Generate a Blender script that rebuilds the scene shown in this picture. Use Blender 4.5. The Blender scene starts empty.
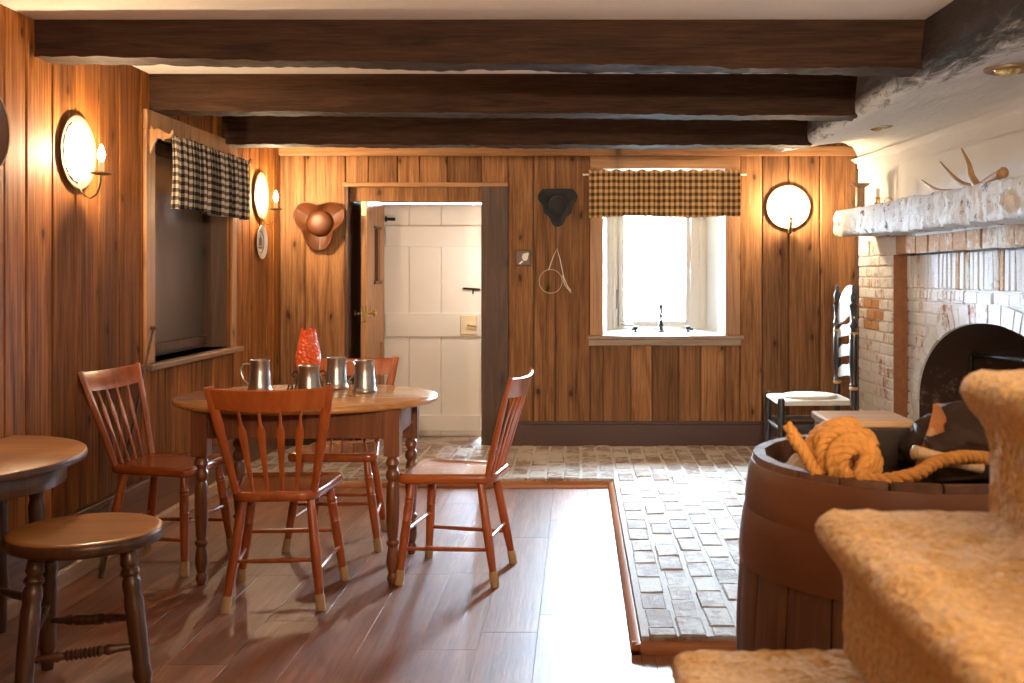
import bpy, math, random
from mathutils import Vector, Matrix, noise as mnoise
R = random.Random(7)
scene = bpy.context.scene
COL = scene.collection
PI = math.pi

# ------------------------------------------------------------------ mesh builder
class MB:
    def __init__(s): s.v=[]; s.f=[]; s.uv=None; s.fm=[]
    def add(s, vs, fs, m=0):
        o=len(s.v); s.v += [tuple(v) for v in vs]
        for f in fs: s.f.append(tuple(i+o for i in f)); s.fm.append(m)
        return s
    def box(s, a, b, m=0):
        x0,y0,z0=a; x1,y1,z1=b
        vs=[(x0,y0,z0),(x1,y0,z0),(x1,y1,z0),(x0,y1,z0),(x0,y0,z1),(x1,y0,z1),(x1,y1,z1),(x0,y1,z1)]
        return s.add(vs,[(3,2,1,0),(4,5,6,7),(0,1,5,4),(1,2,6,5),(2,3,7,6),(3,0,4,7)],m)
    def tube(s, pts, rad, n=10, ry=None, up=None, closed=False, caps=True, m=0):
        P=[Vector(p) for p in pts]; k=len(P)
        if not hasattr(rad,'__len__'): rad=[rad]*k
        if ry is None: ry=rad
        elif not hasattr(ry,'__len__'): ry=[ry]*k
        T=[]
        for i in range(k):
            if closed: t=P[(i+1)%k]-P[(i-1)%k]
            else: t=P[min(i+1,k-1)]-P[max(i-1,0)]
            T.append(t.normalized() if t.length>1e-9 else Vector((0,0,1)))
        u=Vector(up) if up else (Vector((0,0,1)) if abs(T[0].z)<.9 else Vector((0,1,0)))
        N=(u-T[0]*u.dot(T[0])).normalized()
        vs=[]
        for i in range(k):
            if i>0: 
                N=(N-T[i]*N.dot(T[i]))
                N=N.normalized() if N.length>1e-6 else T[i].orthogonal().normalized()
            B=T[i].cross(N)
            for j in range(n):
                a=2*PI*j/n
                vs.append(P[i]+N*(math.cos(a)*ry[i])+B*(math.sin(a)*rad[i]))
        fs=[]
        for i in range(k if closed else k-1):
            i2=(i+1)%k
            for j in range(n):
                j2=(j+1)%n
                fs.append((i*n+j,i*n+j2,i2*n+j2,i2*n+j))
        if caps and not closed:
            fs.append(tuple(range(n-1,-1,-1))); fs.append(tuple(range((k-1)*n,k*n)))
        return s.add(vs,fs,m)
    def turned(s, p0, p1, prof, n=14, m=0):
        p0=Vector(p0); p1=Vector(p1)
        return s.tube([p0.lerp(p1,t) for t,r in prof],[r for t,r in prof],n,m=m)
    def lathe(s, prof, n=32, c=(0,0,0), axis='Z', caps=False, m=0, lobes=None):
        c=Vector(c); vs=[]; k=len(prof)
        for r,z in prof:
            for j in range(n):
                a=2*PI*j/n; rr=r
                if lobes: rr=r*(1+lobes[1]*math.cos(lobes[0]*a))
                x,y=rr*math.cos(a),rr*math.sin(a)
                if axis=='Z': vs.append(c+Vector((x,y,z)))
                elif axis=='Y': vs.append(c+Vector((x,-z,y)))     # +z of profile -> -Y
                else: vs.append(c+Vector((z,x,y)))
        fs=[]
        for i in range(k-1):
            for j in range(n):
                j2=(j+1)%n
                fs.append((i*n+j,i*n+j2,(i+1)*n+j2,(i+1)*n+j))
        if caps: fs.append(tuple(range(n-1,-1,-1))); fs.append(tuple(range((k-1)*n,k*n)))
        return s.add(vs,fs,m)
    def slab(s, outline, z0, z1, bev=.006, m=0, dish=0, side=None):
        # rounded-edge slab from a closed outline in XY (counter-clockwise)
        n=len(outline); cx=sum(p[0] for p in outline)/n; cy=sum(p[1] for p in outline)/n
        def ring(ins,z):
            r=[]
            for i,(x,y) in enumerate(outline):
                d=math.hypot(x-cx,y-cy); k=(d-ins)/d if d>0 else 1
                r.append((cx+(x-cx)*k,cy+(y-cy)*k,z))
            return r
        rs=[ring(bev,z0),ring(bev*.3,z0+bev*.3),ring(0,z0+bev),ring(0,z1-bev),ring(bev*.3,z1-bev*.3),ring(bev,z1)]
        vs=[p for r in rs for p in r]; fs=[]
        for i in range(len(rs)-1):
            for j in range(n):
                j2=(j+1)%n; fs.append((i*n+j,i*n+j2,(i+1)*n+j2,(i+1)*n+j))
        fs.append(tuple(range(n-1,-1,-1)))
        o=(len(rs)-1)*n
        if dish:
            base=[(cx+(x-cx)*.6,cy+(y-cy)*.6,z1-dish) for x,y in outline]
            base2=[(cx+(x-cx)*.85,cy+(y-cy)*.85,z1-dish*.45) for x,y in outline]
            vs+=base2+base
            for k in range(2):
                for j in range(n):
                    j2=(j+1)%n; fs.append((o+k*n+j,o+k*n+j2,o+(k+1)*n+j2,o+(k+1)*n+j))
            o+=2*n
        fs.append(tuple(range(o,o+n)))
        s.add(vs,fs,m)
        if side is not None:
            b0=len(s.fm)-len(fs)
            for q in range(4*n): s.fm[b0+q]=side
            s.fm[b0+5*n]=side
        return s
    def prism(s, poly, fn, d0, d1, m=0):
        # poly 2D points -> fn(u,v,d) 3D, extruded from d0 to d1
        n=len(poly); vs=[fn(u,v,d0) for u,v in poly]+[fn(u,v,d1) for u,v in poly]
        fs=[tuple(range(n-1,-1,-1)),tuple(range(n,2*n))]+[(i,(i+1)%n,n+(i+1)%n,n+i) for i in range(n)]
        return s.add(vs,fs,m)
    def grid(s, nu, nv, fn, m=0, wrap=False):
        vs=[fn(i/(nu-1),j/(nv-1)) for i in range(nu) for j in range(nv)]
        fs=[(i*nv+j,(i+1)*nv+j,(i+1)*nv+j+1,i*nv+j+1) for i in range(nu-1) for j in range(nv-1)]
        return s.add(vs,fs,m)
    def blob(s, c, r, nu=20, nv=14, fn=None, m=0):
        vs=[];fs=[]
        for i in range(nv+1):
            th=PI*i/nv
            for j in range(nu):
                ph=2*PI*j/nu
                d=Vector((math.sin(th)*math.cos(ph),math.sin(th)*math.sin(ph),math.cos(th)))
                k=fn(d) if fn else 1
                vs.append((c[0]+d.x*r[0]*k,c[1]+d.y*r[1]*k,c[2]+d.z*r[2]*k))
        for i in range(nv):
            for j in range(nu):
                j2=(j+1)%nu; fs.append((i*nu+j,(i+1)*nu+j,(i+1)*nu+j2,i*nu+j2))
        return s.add(vs,fs,m)
    def build(s, name, mat, parent=None, smooth=True, angle=40, bevel=0, solid=0, subsurf=0, label=None, loc=None, rz=0):
        me=bpy.data.meshes.new(name); me.from_pydata(s.v,[],s.f); me.validate()
        mats=mat if isinstance(mat,(list,tuple)) else [mat]
        for mm in mats: me.materials.append(mm)
        if len(mats)>1:
            for p,mi in zip(me.polygons,s.fm): p.material_index=mi
        import bmesh
        bm=bmesh.new(); bm.from_mesh(me); bmesh.ops.remove_doubles(bm,verts=bm.verts,dist=1e-6)
        bmesh.ops.recalc_face_normals(bm,faces=bm.faces); bm.to_mesh(me); bm.free()
        if s.uv:
            ul=me.uv_layers.new(name='UVMap')
            for l in me.loops: ul.data[l.index].uv=s.uv(me.vertices[l.vertex_index].co)
        if smooth:
            me.polygons.foreach_set('use_smooth',[True]*len(me.polygons)); me.set_sharp_from_angle(angle=math.radians(angle))
        o=bpy.data.objects.new(name,me); COL.objects.link(o)
        if parent is not None: o.parent=parent
        if loc: o.location=loc
        o.rotation_euler.z=rz
        if bevel:
            b=o.modifiers.new('bevel','BEVEL'); b.width=bevel; b.segments=2; b.limit_method='ANGLE'; b.angle_limit=math.radians(50)
        if solid:
            b=o.modifiers.new('solid','SOLIDIFY'); b.thickness=solid; b.offset=0
        if subsurf:
            b=o.modifiers.new('sub','SUBSURF'); b.levels=subsurf; b.render_levels=subsurf
        if label: o['label']=label
        return o

def tag(o,label,cat,group=None):
    o['label']=label; o['category']=cat
    if group: o['group']=group
    return o
def thing(name,label,cat,loc=(0,0,0),rz=0,group=None):
    o=bpy.data.objects.new(name,None); COL.objects.link(o); o.empty_display_size=.1
    o.location=loc; o.rotation_euler.z=rz
    return tag(o,label,cat,group)
def struct(o): o['kind']='structure'; return o
def sempty(name):
    o=bpy.data.objects.new(name,None); COL.objects.link(o); o['kind']='structure'; return o
def dup(o,parent=None):
    c=o.copy(); COL.objects.link(c)
    if parent is not None: c.parent=parent
    for ch in o.children: dup(ch,c)
    return c
def nz(p,sc=1,seed=0): return mnoise.noise(Vector(p)*sc+Vector((seed*13.7,seed*7.1,seed*3.3)))

# ------------------------------------------------------------------ materials
def newmat(name):
    m=bpy.data.materials.new(name); m.use_nodes=True
    nt=m.node_tree; b=nt.nodes['Principled BSDF']
    return m,nt,b
def N(nt,t,**kw):
    n=nt.nodes.new(t)
    for k,v in kw.items():
        if k.startswith('_'): setattr(n,k[1:],v)
        else: n.inputs[k.replace('__',' ')].default_value=v
    return n
def L(nt,a,b): nt.links.new(a,b)
def col(c): return (c[0],c[1],c[2],1)
def ramp(nt,fac,stops):
    r=nt.nodes.new('ShaderNodeValToRGB'); e=r.color_ramp.elements
    while len(e)>1: e.remove(e[-1])
    e[0].position=stops[0][0]; e[0].color=col(stops[0][1])
    for p,c in stops[1:]:
        q=e.new(p); q.color=col(c)
    L(nt,fac,r.inputs[0]); return r.outputs[0]
def mixc(nt,fac,a,b,mode='MIX'):
    n=nt.nodes.new('ShaderNodeMix'); n.data_type='RGBA'; n.blend_type=mode
    for s,x in ((n.inputs[0],fac),(n.inputs[6],a),(n.inputs[7],b)):
        if hasattr(x,'type') and hasattr(x,'node'): L(nt,x,s)
        elif isinstance(x,(int,float)): s.default_value=x
        else: s.default_value=col(x)
    return n.outputs[2]
def math_(nt,op,a,b=None,c=None):
    n=nt.nodes.new('ShaderNodeMath'); n.operation=op
    for i,x in enumerate((a,b,c)):
        if x is None: continue
        if hasattr(x,'node'): L(nt,x,n.inputs[i])
        else: n.inputs[i].default_value=x
    return n.outputs[0]
def bumpn(nt,b,h,strength=.3,dist=.01):
    n=N(nt,'ShaderNodeBump',Strength=strength,Distance=dist); L(nt,h,n.inputs['Height']); L(nt,n.outputs[0],b.inputs['Normal'])

def wood(name,dark,mid,light,axis='Z',rough=.4,sc=1.0,knots=0,var=.35,bump=.15,coat=0,spec=.5,stretch=14,fine=.4):
    m,nt,b=newmat(name)
    tc=N(nt,'ShaderNodeTexCoord'); geo=N(nt,'ShaderNodeNewGeometry')
    rnd=geo.outputs['Random Per Island']
    wn=N(nt,'ShaderNodeTexWhiteNoise',_noise_dimensions='1D'); L(nt,rnd,wn.inputs['W'])
    off=N(nt,'ShaderNodeVectorMath',_operation='SCALE'); L(nt,wn.outputs['Color'],off.inputs[0]); off.inputs[3].default_value=20
    ad=N(nt,'ShaderNodeVectorMath',_operation='ADD'); L(nt,tc.outputs['Object'],ad.inputs[0]); L(nt,off.outputs[0],ad.inputs[1])
    def mp(a,al):
        s={'X':(al,a,a),'Y':(a,al,a),'Z':(a,a,al)}[axis]
        n=N(nt,'ShaderNodeMapping',Scale=s); L(nt,ad.outputs[0],n.inputs[0]); return n.outputs[0]
    n1=N(nt,'ShaderNodeTexNoise',Scale=1.0,Detail=5,Roughness=.6,Distortion=1.2); L(nt,mp(14*sc,14*sc/stretch),n1.inputs['Vector'])
    n2=N(nt,'ShaderNodeTexNoise',Scale=1.0,Detail=4,Roughness=.7); L(nt,mp(90*sc,90*sc/stretch/2.5),n2.inputs['Vector'])
    n3=N(nt,'ShaderNodeTexNoise',Scale=1.0,Detail=2); L(nt,mp(3*sc,1.2*sc),n3.inputs['Vector'])
    f=math_(nt,'ADD',math_(nt,'MULTIPLY',n1.outputs[0],1-fine),math_(nt,'MULTIPLY',n2.outputs[0],fine))
    c=ramp(nt,f,[(.31,dark),(.5,mid),(.69,light)])
    # per-board and slow variation
    br=math_(nt,'ADD',math_(nt,'MULTIPLY_ADD',rnd,var*1.2,1-var*.6),math_(nt,'MULTIPLY_ADD',n3.outputs[0],.5,-.25))
    hs=N(nt,'ShaderNodeHueSaturation'); L(nt,c,hs.inputs['Color']); L(nt,br,hs.inputs['Value'])
    c=hs.outputs[0]
    if knots:
        sp=N(nt,'ShaderNodeSeparateXYZ'); L(nt,ad.outputs[0],sp.inputs[0])
        uu=math_(nt,'MULTIPLY',math_(nt,'ADD',sp.outputs[0],sp.outputs[1]) if axis=='Z' else sp.outputs[1],3.6*knots); vv=math_(nt,'MULTIPLY',sp.outputs[2] if axis!='X' else sp.outputs[0],1.7*knots)
        cb=N(nt,'ShaderNodeCombineXYZ'); L(nt,uu,cb.inputs[0]); L(nt,vv,cb.inputs[1])
        n4=N(nt,'ShaderNodeTexNoise',Scale=4.0,Detail=3); L(nt,cb.outputs[0],n4.inputs['Vector'])
        wa=N(nt,'ShaderNodeVectorMath',_operation='SCALE'); L(nt,n4.outputs['Color'],wa.inputs[0]); wa.inputs[3].default_value=.16
        wb=N(nt,'ShaderNodeVectorMath',_operation='ADD'); L(nt,cb.outputs[0],wb.inputs[0]); L(nt,wa.outputs[0],wb.inputs[1])
        vo=N(nt,'ShaderNodeTexVoronoi',Scale=1.0,_voronoi_dimensions='2D'); L(nt,wb.outputs[0],vo.inputs['Vector'])
        k=ramp(nt,vo.outputs['Distance'],[(.0,(.85,.85,.85)),(.03,(.75,.75,.75)),(.048,(.3,.3,.3)),(.12,(0,0,0))])
        c=mixc(nt,k,c,tuple(x*.4 for x in dark))
    L(nt,c,b.inputs['Base Color'])
    rr=math_(nt,'MULTIPLY_ADD',n2.outputs[0],.5*fine*fine,rough-.25*fine*fine); L(nt,rr,b.inputs['Roughness'])
    b.inputs['Specular IOR Level'].default_value=spec
    if coat: b.inputs['Coat Weight'].default_value=coat; b.inputs['Coat Roughness'].default_value=.15
    if bump: bumpn(nt,b,f,bump,.004)
    return m
def plain(name,c,rough=.5,metal=0,nscale=0,namt=.2,bump=0,bscale=60,spec=.5,coat=0,trans=0,sheen=0):
    m,nt,b=newmat(name); tc=N(nt,'ShaderNodeTexCoord')
    b.inputs['Base Color'].default_value=col(c); b.inputs['Roughness'].default_value=rough; b.inputs['Metallic'].default_value=metal
    b.inputs['Specular IOR Level'].default_value=spec
    n=N(nt,'ShaderNodeTexNoise',Scale=nscale or 8,Detail=5); L(nt,tc.outputs['Object'],n.inputs['Vector'])
    f=math_(nt,'MULTIPLY_ADD',n.outputs[0],namt*2,-namt+1)
    hs=N(nt,'ShaderNodeHueSaturation'); hs.inputs['Color'].default_value=col(c); L(nt,f,hs.inputs['Value']); L(nt,hs.outputs[0],b.inputs['Base Color'])
    if coat: b.inputs['Coat Weight'].default_value=coat
    if trans: b.inputs['Transmission Weight'].default_value=trans
    if sheen: b.inputs['Sheen Weight'].default_value=sheen
    if bump:
        n2=N(nt,'ShaderNodeTexNoise',Scale=bscale,Detail=6); L(nt,tc.outputs['Object'],n2.inputs['Vector']); bumpn(nt,b,n2.outputs[0],bump,.01)
    return m
def emit(name,c,s):
    m,nt,b=newmat(name); b.inputs['Base Color'].default_value=col(c); b.inputs['Emission Color'].default_value=col(c); b.inputs['Emission Strength'].default_value=s
    return m
def painted_brick(name,brick1,brick2,white,amount,rough=.8,bump=.6):
    m,nt,b=newmat(name); b.inputs['Specular IOR Level'].default_value=.15; tc=N(nt,'ShaderNodeTexCoord'); geo=N(nt,'ShaderNodeNewGeometry')
    rnd=geo.outputs['Random Per Island']
    n1=N(nt,'ShaderNodeTexNoise',Scale=3.2,Detail=6,Roughness=.65); L(nt,tc.outputs['Object'],n1.inputs['Vector'])
    n2=N(nt,'ShaderNodeTexNoise',Scale=28,Detail=6,Roughness=.7); L(nt,tc.outputs['Object'],n2.inputs['Vector'])
    base=mixc(nt,rnd,brick1,brick2)
    base=mixc(nt,ramp(nt,n2.outputs[0],[(.3,(0,0,0)),(.7,(1,1,1))]),mixc(nt,.35,base,(.05,.03,.02)),base)
    f=math_(nt,'ADD',math_(nt,'MULTIPLY',n1.outputs[0],1.0),math_(nt,'MULTIPLY_ADD',n2.outputs[0],.5,-.25))
    f=math_(nt,'ADD',f,math_(nt,'MULTIPLY_ADD',rnd,.16,-.08))
    k=ramp(nt,f,[(1-amount-.07,(0,0,0)),(1-amount+.07,(1,1,1))])
    c=mixc(nt,k,base,white); L(nt,c,b.inputs['Base Color']); b.inputs['Roughness'].default_value=rough
    bumpn(nt,b,n2.outputs[0],bump,.012); return m
def gingham(name,light,midc,dark,period):
    m,nt,b=newmat(name); uv=N(nt,'ShaderNodeUVMap'); sx=N(nt,'ShaderNodeSeparateXYZ'); L(nt,uv.outputs[0],sx.inputs[0])
    def st(o):
        f=math_(nt,'FRACT',math_(nt,'MULTIPLY',o,1/period)); return math_(nt,'GREATER_THAN',f,.5)
    f=math_(nt,'MULTIPLY',math_(nt,'ADD',st(sx.outputs[0]),st(sx.outputs[1])),.5)
    r=ramp(nt,f,[(0,light),(.25,midc),(.75,dark)]); r.node.color_ramp.interpolation='CONSTANT'
    tc=N(nt,'ShaderNodeTexCoord'); n=N(nt,'ShaderNodeTexNoise',Scale=400); L(nt,tc.outputs['Object'],n.inputs['Vector']); bumpn(nt,b,n.outputs[0],.2,.002)
    b.inputs['Roughness'].default_value=.9; b.inputs['Specular IOR Level'].default_value=.1
    # thin cotton: part of the daylight comes through
    tr=N(nt,'ShaderNodeBsdfTranslucent'); L(nt,r,tr.inputs[0]); L(nt,r,b.inputs['Base Color'])
    mx=N(nt,'ShaderNodeMixShader'); mx.inputs[0].default_value=.12; L(nt,b.outputs[0],mx.inputs[1]); L(nt,tr.outputs[0],mx.inputs[2])
    L(nt,mx.outputs[0],nt.nodes['Material Output'].inputs[0]); return m

M={}
M['wall_l']=wood('wall_pine',(.035,.009,.002),(.23,.076,.015),(.46,.19,.045),'Z',.62,1.0,knots=1.0,var=.6,bump=.3,spec=.15,fine=.5)
M['wall_b']=wood('back_pine',(.055,.022,.008),(.235,.108,.043),(.42,.215,.09),'Z',.62,1.0,knots=1.0,var=.6,bump=.3,spec=.15,fine=.5)
M['casing']=wood('casing_wood',(.16,.07,.025),(.38,.18,.07),(.52,.28,.12),'Z',.45,1.0,knots=.8,var=.2)
M['casing_x']=wood('casing_wood_x',(.16,.07,.025),(.38,.18,.07),(.52,.28,.12),'X',.45,1.0,knots=.8,var=.2)
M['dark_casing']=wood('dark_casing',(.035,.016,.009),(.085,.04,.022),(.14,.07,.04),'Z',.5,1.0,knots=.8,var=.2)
M['sill']=wood('sill_wood',(.12,.06,.03),(.24,.13,.07),(.36,.21,.12),'Y',.4,1.0)
M['sill_x']=wood('sill_wood_x',(.16,.10,.06),(.30,.2,.13),(.44,.32,.22),'X',.4,1.0)
M['floor']=wood('floor_oak',(.08,.024,.008),(.22,.074,.027),(.35,.15,.065),'Y',.47,.9,var=.3,bump=.4,spec=1.0,fine=.5,stretch=10)
M['beam']=wood('beam_wood',(.014,.006,.003),(.037,.016,.0075),(.066,.030,.014),'X',.7,1.5,var=.1,bump=.6,spec=.15,fine=.45,stretch=9)
M['base_dark']=plain('baseboard_brown',(.075,.035,.028),.35,nscale=3)
M['base_left']=wood('baseboard_wood',(.06,.025,.012),(.14,.06,.03),(.22,.11,.055),'Y',.35)
M['shoe']=wood('shoe_lit_wood',(.3,.18,.1),(.45,.3,.18),(.6,.42,.27),'Y',.35)  # paler than the baseboard: light caught by the strip is in its colour
M['trim']=wood('trim_oak',(.25,.08,.022),(.42,.15,.045),(.55,.22,.08),'X',.35,var=.1)
M['trim_y']=wood('trim_oak_y',(.25,.08,.022),(.42,.15,.045),(.55,.22,.08),'Y',.35,var=.1)
M['chair']=wood('chair_maple',(.24,.048,.009),(.34,.075,.014),(.42,.11,.022),'Z',fine=.12,rough=.3,sc=1.2,var=.1,bump=0,coat=.4)
M['chair_seat']=wood('chair_seat_maple',(.27,.058,.012),(.35,.082,.016),(.42,.115,.024),'Y',fine=.1,rough=.26,sc=1.2,var=.05,bump=0,coat=.5)
M['felt']=plain('felt_tip',(.46,.30,.15),.9,bump=.3)
M['table_top']=wood('table_pine',(.36,.15,.042),(.45,.2,.06),(.53,.25,.085),'X',.26,.8,var=.1,bump=0,coat=.4,fine=.14)
M['table_leg']=wood('table_leg_wood',(.08,.024,.009),(.17,.055,.02),(.26,.09,.034),'Z',.34,1.2,var=.1,bump=.05,coat=.3,fine=.14)
M['left_top']=wood('side_table_top',(.33,.13,.034),(.44,.185,.05),(.53,.24,.075),'X',.3,.7,var=.1,bump=0,coat=.2,fine=.14)
M['dark_leg']=wood('dark_turned_wood',(.03,.012,.006),(.07,.028,.012),(.12,.05,.022),'Z',.32,1.2,var=.1,bump=.05,coat=.3,fine=.14)
M['stool_top']=wood('stool_seat_wood',(.25,.10,.026),(.36,.155,.042),(.45,.21,.065),'X',.28,.8,var=.1,bump=0,coat=.3,fine=.14)
M['pewter']=plain('pewter',(.46,.44,.40),.3,1,nscale=20,namt=.12)
M['tin']=plain('brown_tin',(.30,.2,.12),.5,.7,nscale=14,namt=.25)
M['mirror']=plain('bright_tin',(.93,.9,.84),.5,.45,nscale=8,namt=.04)
M['brass']=plain('brass',(.75,.55,.25),.25,1)
M['iron']=plain('black_iron',(.02,.018,.016),.5,.6)
M['silver']=plain('steel_grey',(.35,.34,.32),.3,1)
M['candle']=plain('candle_sleeve',(.75,.62,.42),.6)
M['flame']=emit('lamp_flame',(1,.74,.45),2900)
M['white_paint']=plain('white_paint',(.84,.80,.73),.32,nscale=4,namt=.06)
M['window_paint']=plain('window_white',(.82,.80,.76),.4,namt=.04)
M['plaster']=plain('ceiling_plaster',(.93,.86,.77),.8,nscale=3,namt=.08,bump=.1,bscale=20)
M['china']=plain('china_white',(.78,.75,.7),.25)
M['ink']=plain('brown_ink',(.16,.09,.05),.4)
M['black_felt']=plain('black_felt',(.018,.019,.022),.85,sheen=.3,namt=.3)
M['brown_felt']=plain('brown_felt',(.10,.029,.006),.5,nscale=6,namt=.3)
M['wire']=plain('pale_wire',(.5,.42,.32),.5)
M['rope']=plain('rope_fibre',(.55,.24,.05),.85,nscale=40,namt=.35,bump=.4,bscale=160)
M['leather']=plain('dark_leather',(.035,.018,.011),.7,nscale=10,namt=.4,bump=.35,bscale=40,spec=.25)
M['tan_leather']=plain('tan_leather',(.36,.13,.035),.45,nscale=12,namt=.35,bump=.2)
M['burlap']=plain('burlap',(.55,.4,.26),.9,nscale=30,namt=.3,bump=.5,bscale=90)
M['barrel']=wood('barrel_stave',(.05,.019,.009),(.105,.042,.02),(.17,.075,.036),'Z',.6,1.0,var=.35,bump=.2)
M['hoop']=plain('barrel_hoop',(.135,.047,.02),.45,nscale=5,namt=.25,bump=.08)
M['box_dark']=wood('box_dark',(.012,.006,.004),(.03,.015,.009),(.05,.028,.016),'X',.45)
M['box_lid']=wood('box_lid_wood',(.3,.16,.07),(.44,.26,.13),(.55,.36,.2),'X',.45)
M['stick']=wood('stick_wood',(.3,.18,.09),(.45,.3,.17),(.6,.44,.28),'Z',.5)
M['ladder']=plain('black_paint',(.02,.018,.017),.3,coat=.5)
M['slat']=plain('slat_window_glare',(.62,.62,.6),.4,nscale=10,namt=.08)  # pale tone puts window glare into the slats of the black chair
M['gold']=plain('gold_band',(.5,.3,.12),.4)
M['rush']=plain('woven_rush',(.68,.62,.52),.75,nscale=30,namt=.15,bump=.6,bscale=70)
M['antler']=plain('antler_bone',(.36,.2,.09),.45,nscale=12,namt=.4)
M['carpet']=None
M['glassdark']=plain('dark_pane',(.10,.075,.06),.3,nscale=2,namt=.5,coat=.5)
M['soot']=plain('sooty_brick',(.035,.022,.015),.9,nscale=6,namt=.5,bump=.4,bscale=20)
M['jamb']=painted_brick('brown_brick',(.36,.15,.07),(.42,.18,.08),(.4,.3,.2),.2)
M['pbrick']=painted_brick('whitewashed_brick',(.50,.22,.12),(.42,.17,.10),(.76,.755,.76),.64,bump=.9)
M['pbrick_o']=painted_brick('orange_brick',(.5,.26,.14),(.56,.33,.18),(.66,.6,.52),.42)
M['mortar']=plain('mortar_white',(.68,.67,.66),.9,nscale=12,namt=.25,bump=.5,bscale=40)
M['fbrick']=painted_brick('floor_brick',(.31,.21,.155),(.41,.31,.25),(.53,.47,.40),.5,rough=.72,bump=.6)
M['fmortar']=plain('floor_mortar',(.50,.46,.42),.85,nscale=20,namt=.3,bump=.4)
M['ground']=plain('outside_ground',(.5,.5,.46),.9)
M['ging_b']=gingham('tan_gingham',(.72,.47,.22),(.34,.2,.085),(.085,.05,.025),.046)
M['ging_l']=gingham('black_gingham',(.66,.56,.44),(.17,.135,.105),(.025,.02,.018),.040)

# carpet
m,nt,b=newmat('stair_carpet'); M['carpet']=m
tc=N(nt,'ShaderNodeTexCoord'); n1=N(nt,'ShaderNodeTexNoise',Scale=120,Detail=4,Roughness=.7); n2=N(nt,'ShaderNodeTexVoronoi',Scale=95)
L(nt,tc.outputs['Object'],n1.inputs['Vector']); L(nt,tc.outputs['Object'],n2.inputs['Vector'])
L(nt,ramp(nt,n1.outputs[0],[(.3,(.42,.21,.06)),(.5,(.62,.36,.125)),(.7,(.76,.5,.21))]),b.inputs['Base Color'])
b.inputs['Roughness'].default_value=1; b.inputs['Specular IOR Level'].default_value=.05; b.inputs['Sheen Weight'].default_value=.3
bumpn(nt,b,math_(nt,'ADD',n1.outputs[0],n2.outputs[0]),.8,.008)

# rough plaster and girt: white limewash with dark streaks near the beam edge, darker towards the viewer, dark wood upper face
m,nt,b=newmat('rough_limewash'); M['rough']=m
tc=N(nt,'ShaderNodeTexCoord'); sx=N(nt,'ShaderNodeSeparateXYZ'); L(nt,tc.outputs['Object'],sx.inputs[0])
mp=N(nt,'ShaderNodeMapping',Scale=(16,3.2,16)); L(nt,tc.outputs['Object'],mp.inputs[0])
n1=N(nt,'ShaderNodeTexNoise',Scale=1.3,Detail=10,Roughness=.7,Distortion=.6); L(nt,mp.outputs[0],n1.inputs['Vector'])
n2=N(nt,'ShaderNodeTexNoise',Scale=30,Detail=5); L(nt,tc.outputs['Object'],n2.inputs['Vector'])
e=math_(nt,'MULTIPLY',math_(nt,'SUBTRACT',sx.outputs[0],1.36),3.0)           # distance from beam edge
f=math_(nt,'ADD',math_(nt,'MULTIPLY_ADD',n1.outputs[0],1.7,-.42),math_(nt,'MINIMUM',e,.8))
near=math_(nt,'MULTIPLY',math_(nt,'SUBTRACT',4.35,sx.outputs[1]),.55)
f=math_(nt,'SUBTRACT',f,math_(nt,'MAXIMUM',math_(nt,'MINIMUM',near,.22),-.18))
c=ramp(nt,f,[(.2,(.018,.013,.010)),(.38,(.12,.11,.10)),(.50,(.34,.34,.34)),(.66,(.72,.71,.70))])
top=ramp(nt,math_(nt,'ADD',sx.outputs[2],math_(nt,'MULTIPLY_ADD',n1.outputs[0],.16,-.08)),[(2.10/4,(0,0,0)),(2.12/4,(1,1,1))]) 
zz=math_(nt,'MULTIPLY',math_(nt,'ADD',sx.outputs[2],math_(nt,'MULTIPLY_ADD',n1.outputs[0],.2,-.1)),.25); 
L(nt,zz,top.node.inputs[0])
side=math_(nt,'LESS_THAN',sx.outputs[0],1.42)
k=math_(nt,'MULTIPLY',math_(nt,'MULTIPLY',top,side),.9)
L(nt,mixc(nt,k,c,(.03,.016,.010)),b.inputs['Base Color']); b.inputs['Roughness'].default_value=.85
bumpn(nt,b,math_(nt,'ADD',n1.outputs[0],math_(nt,'MULTIPLY',n2.outputs[0],.3)),.6,.03)

# hewn whitewashed mantel
m,nt,b=newmat('whitewashed_timber'); M['mantel']=m
tc=N(nt,'ShaderNodeTexCoord'); mp=N(nt,'ShaderNodeMapping',Scale=(7,.7,7)); L(nt,tc.outputs['Object'],mp.inputs[0])
n1=N(nt,'ShaderNodeTexNoise',Scale=1,Detail=2,Roughness=.5,Distortion=.2); L(nt,mp.outputs[0],n1.inputs['Vector'])
n2=N(nt,'ShaderNodeTexNoise',Scale=14,Detail=6,Roughness=.7); L(nt,tc.outputs['Object'],n2.inputs['Vector'])
c=mixc(nt,ramp(nt,n2.outputs[0],[(.37,(1,1,1)),(.42,(0,0,0))]),(.72,.71,.70),(.16,.14,.125))
L(nt,c,b.inputs['Base Color']); b.inputs['Roughness'].default_value=.8
bumpn(nt,b,math_(nt,'ADD',n2.outputs[0],n1.outputs[0]),.7,.03)

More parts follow.
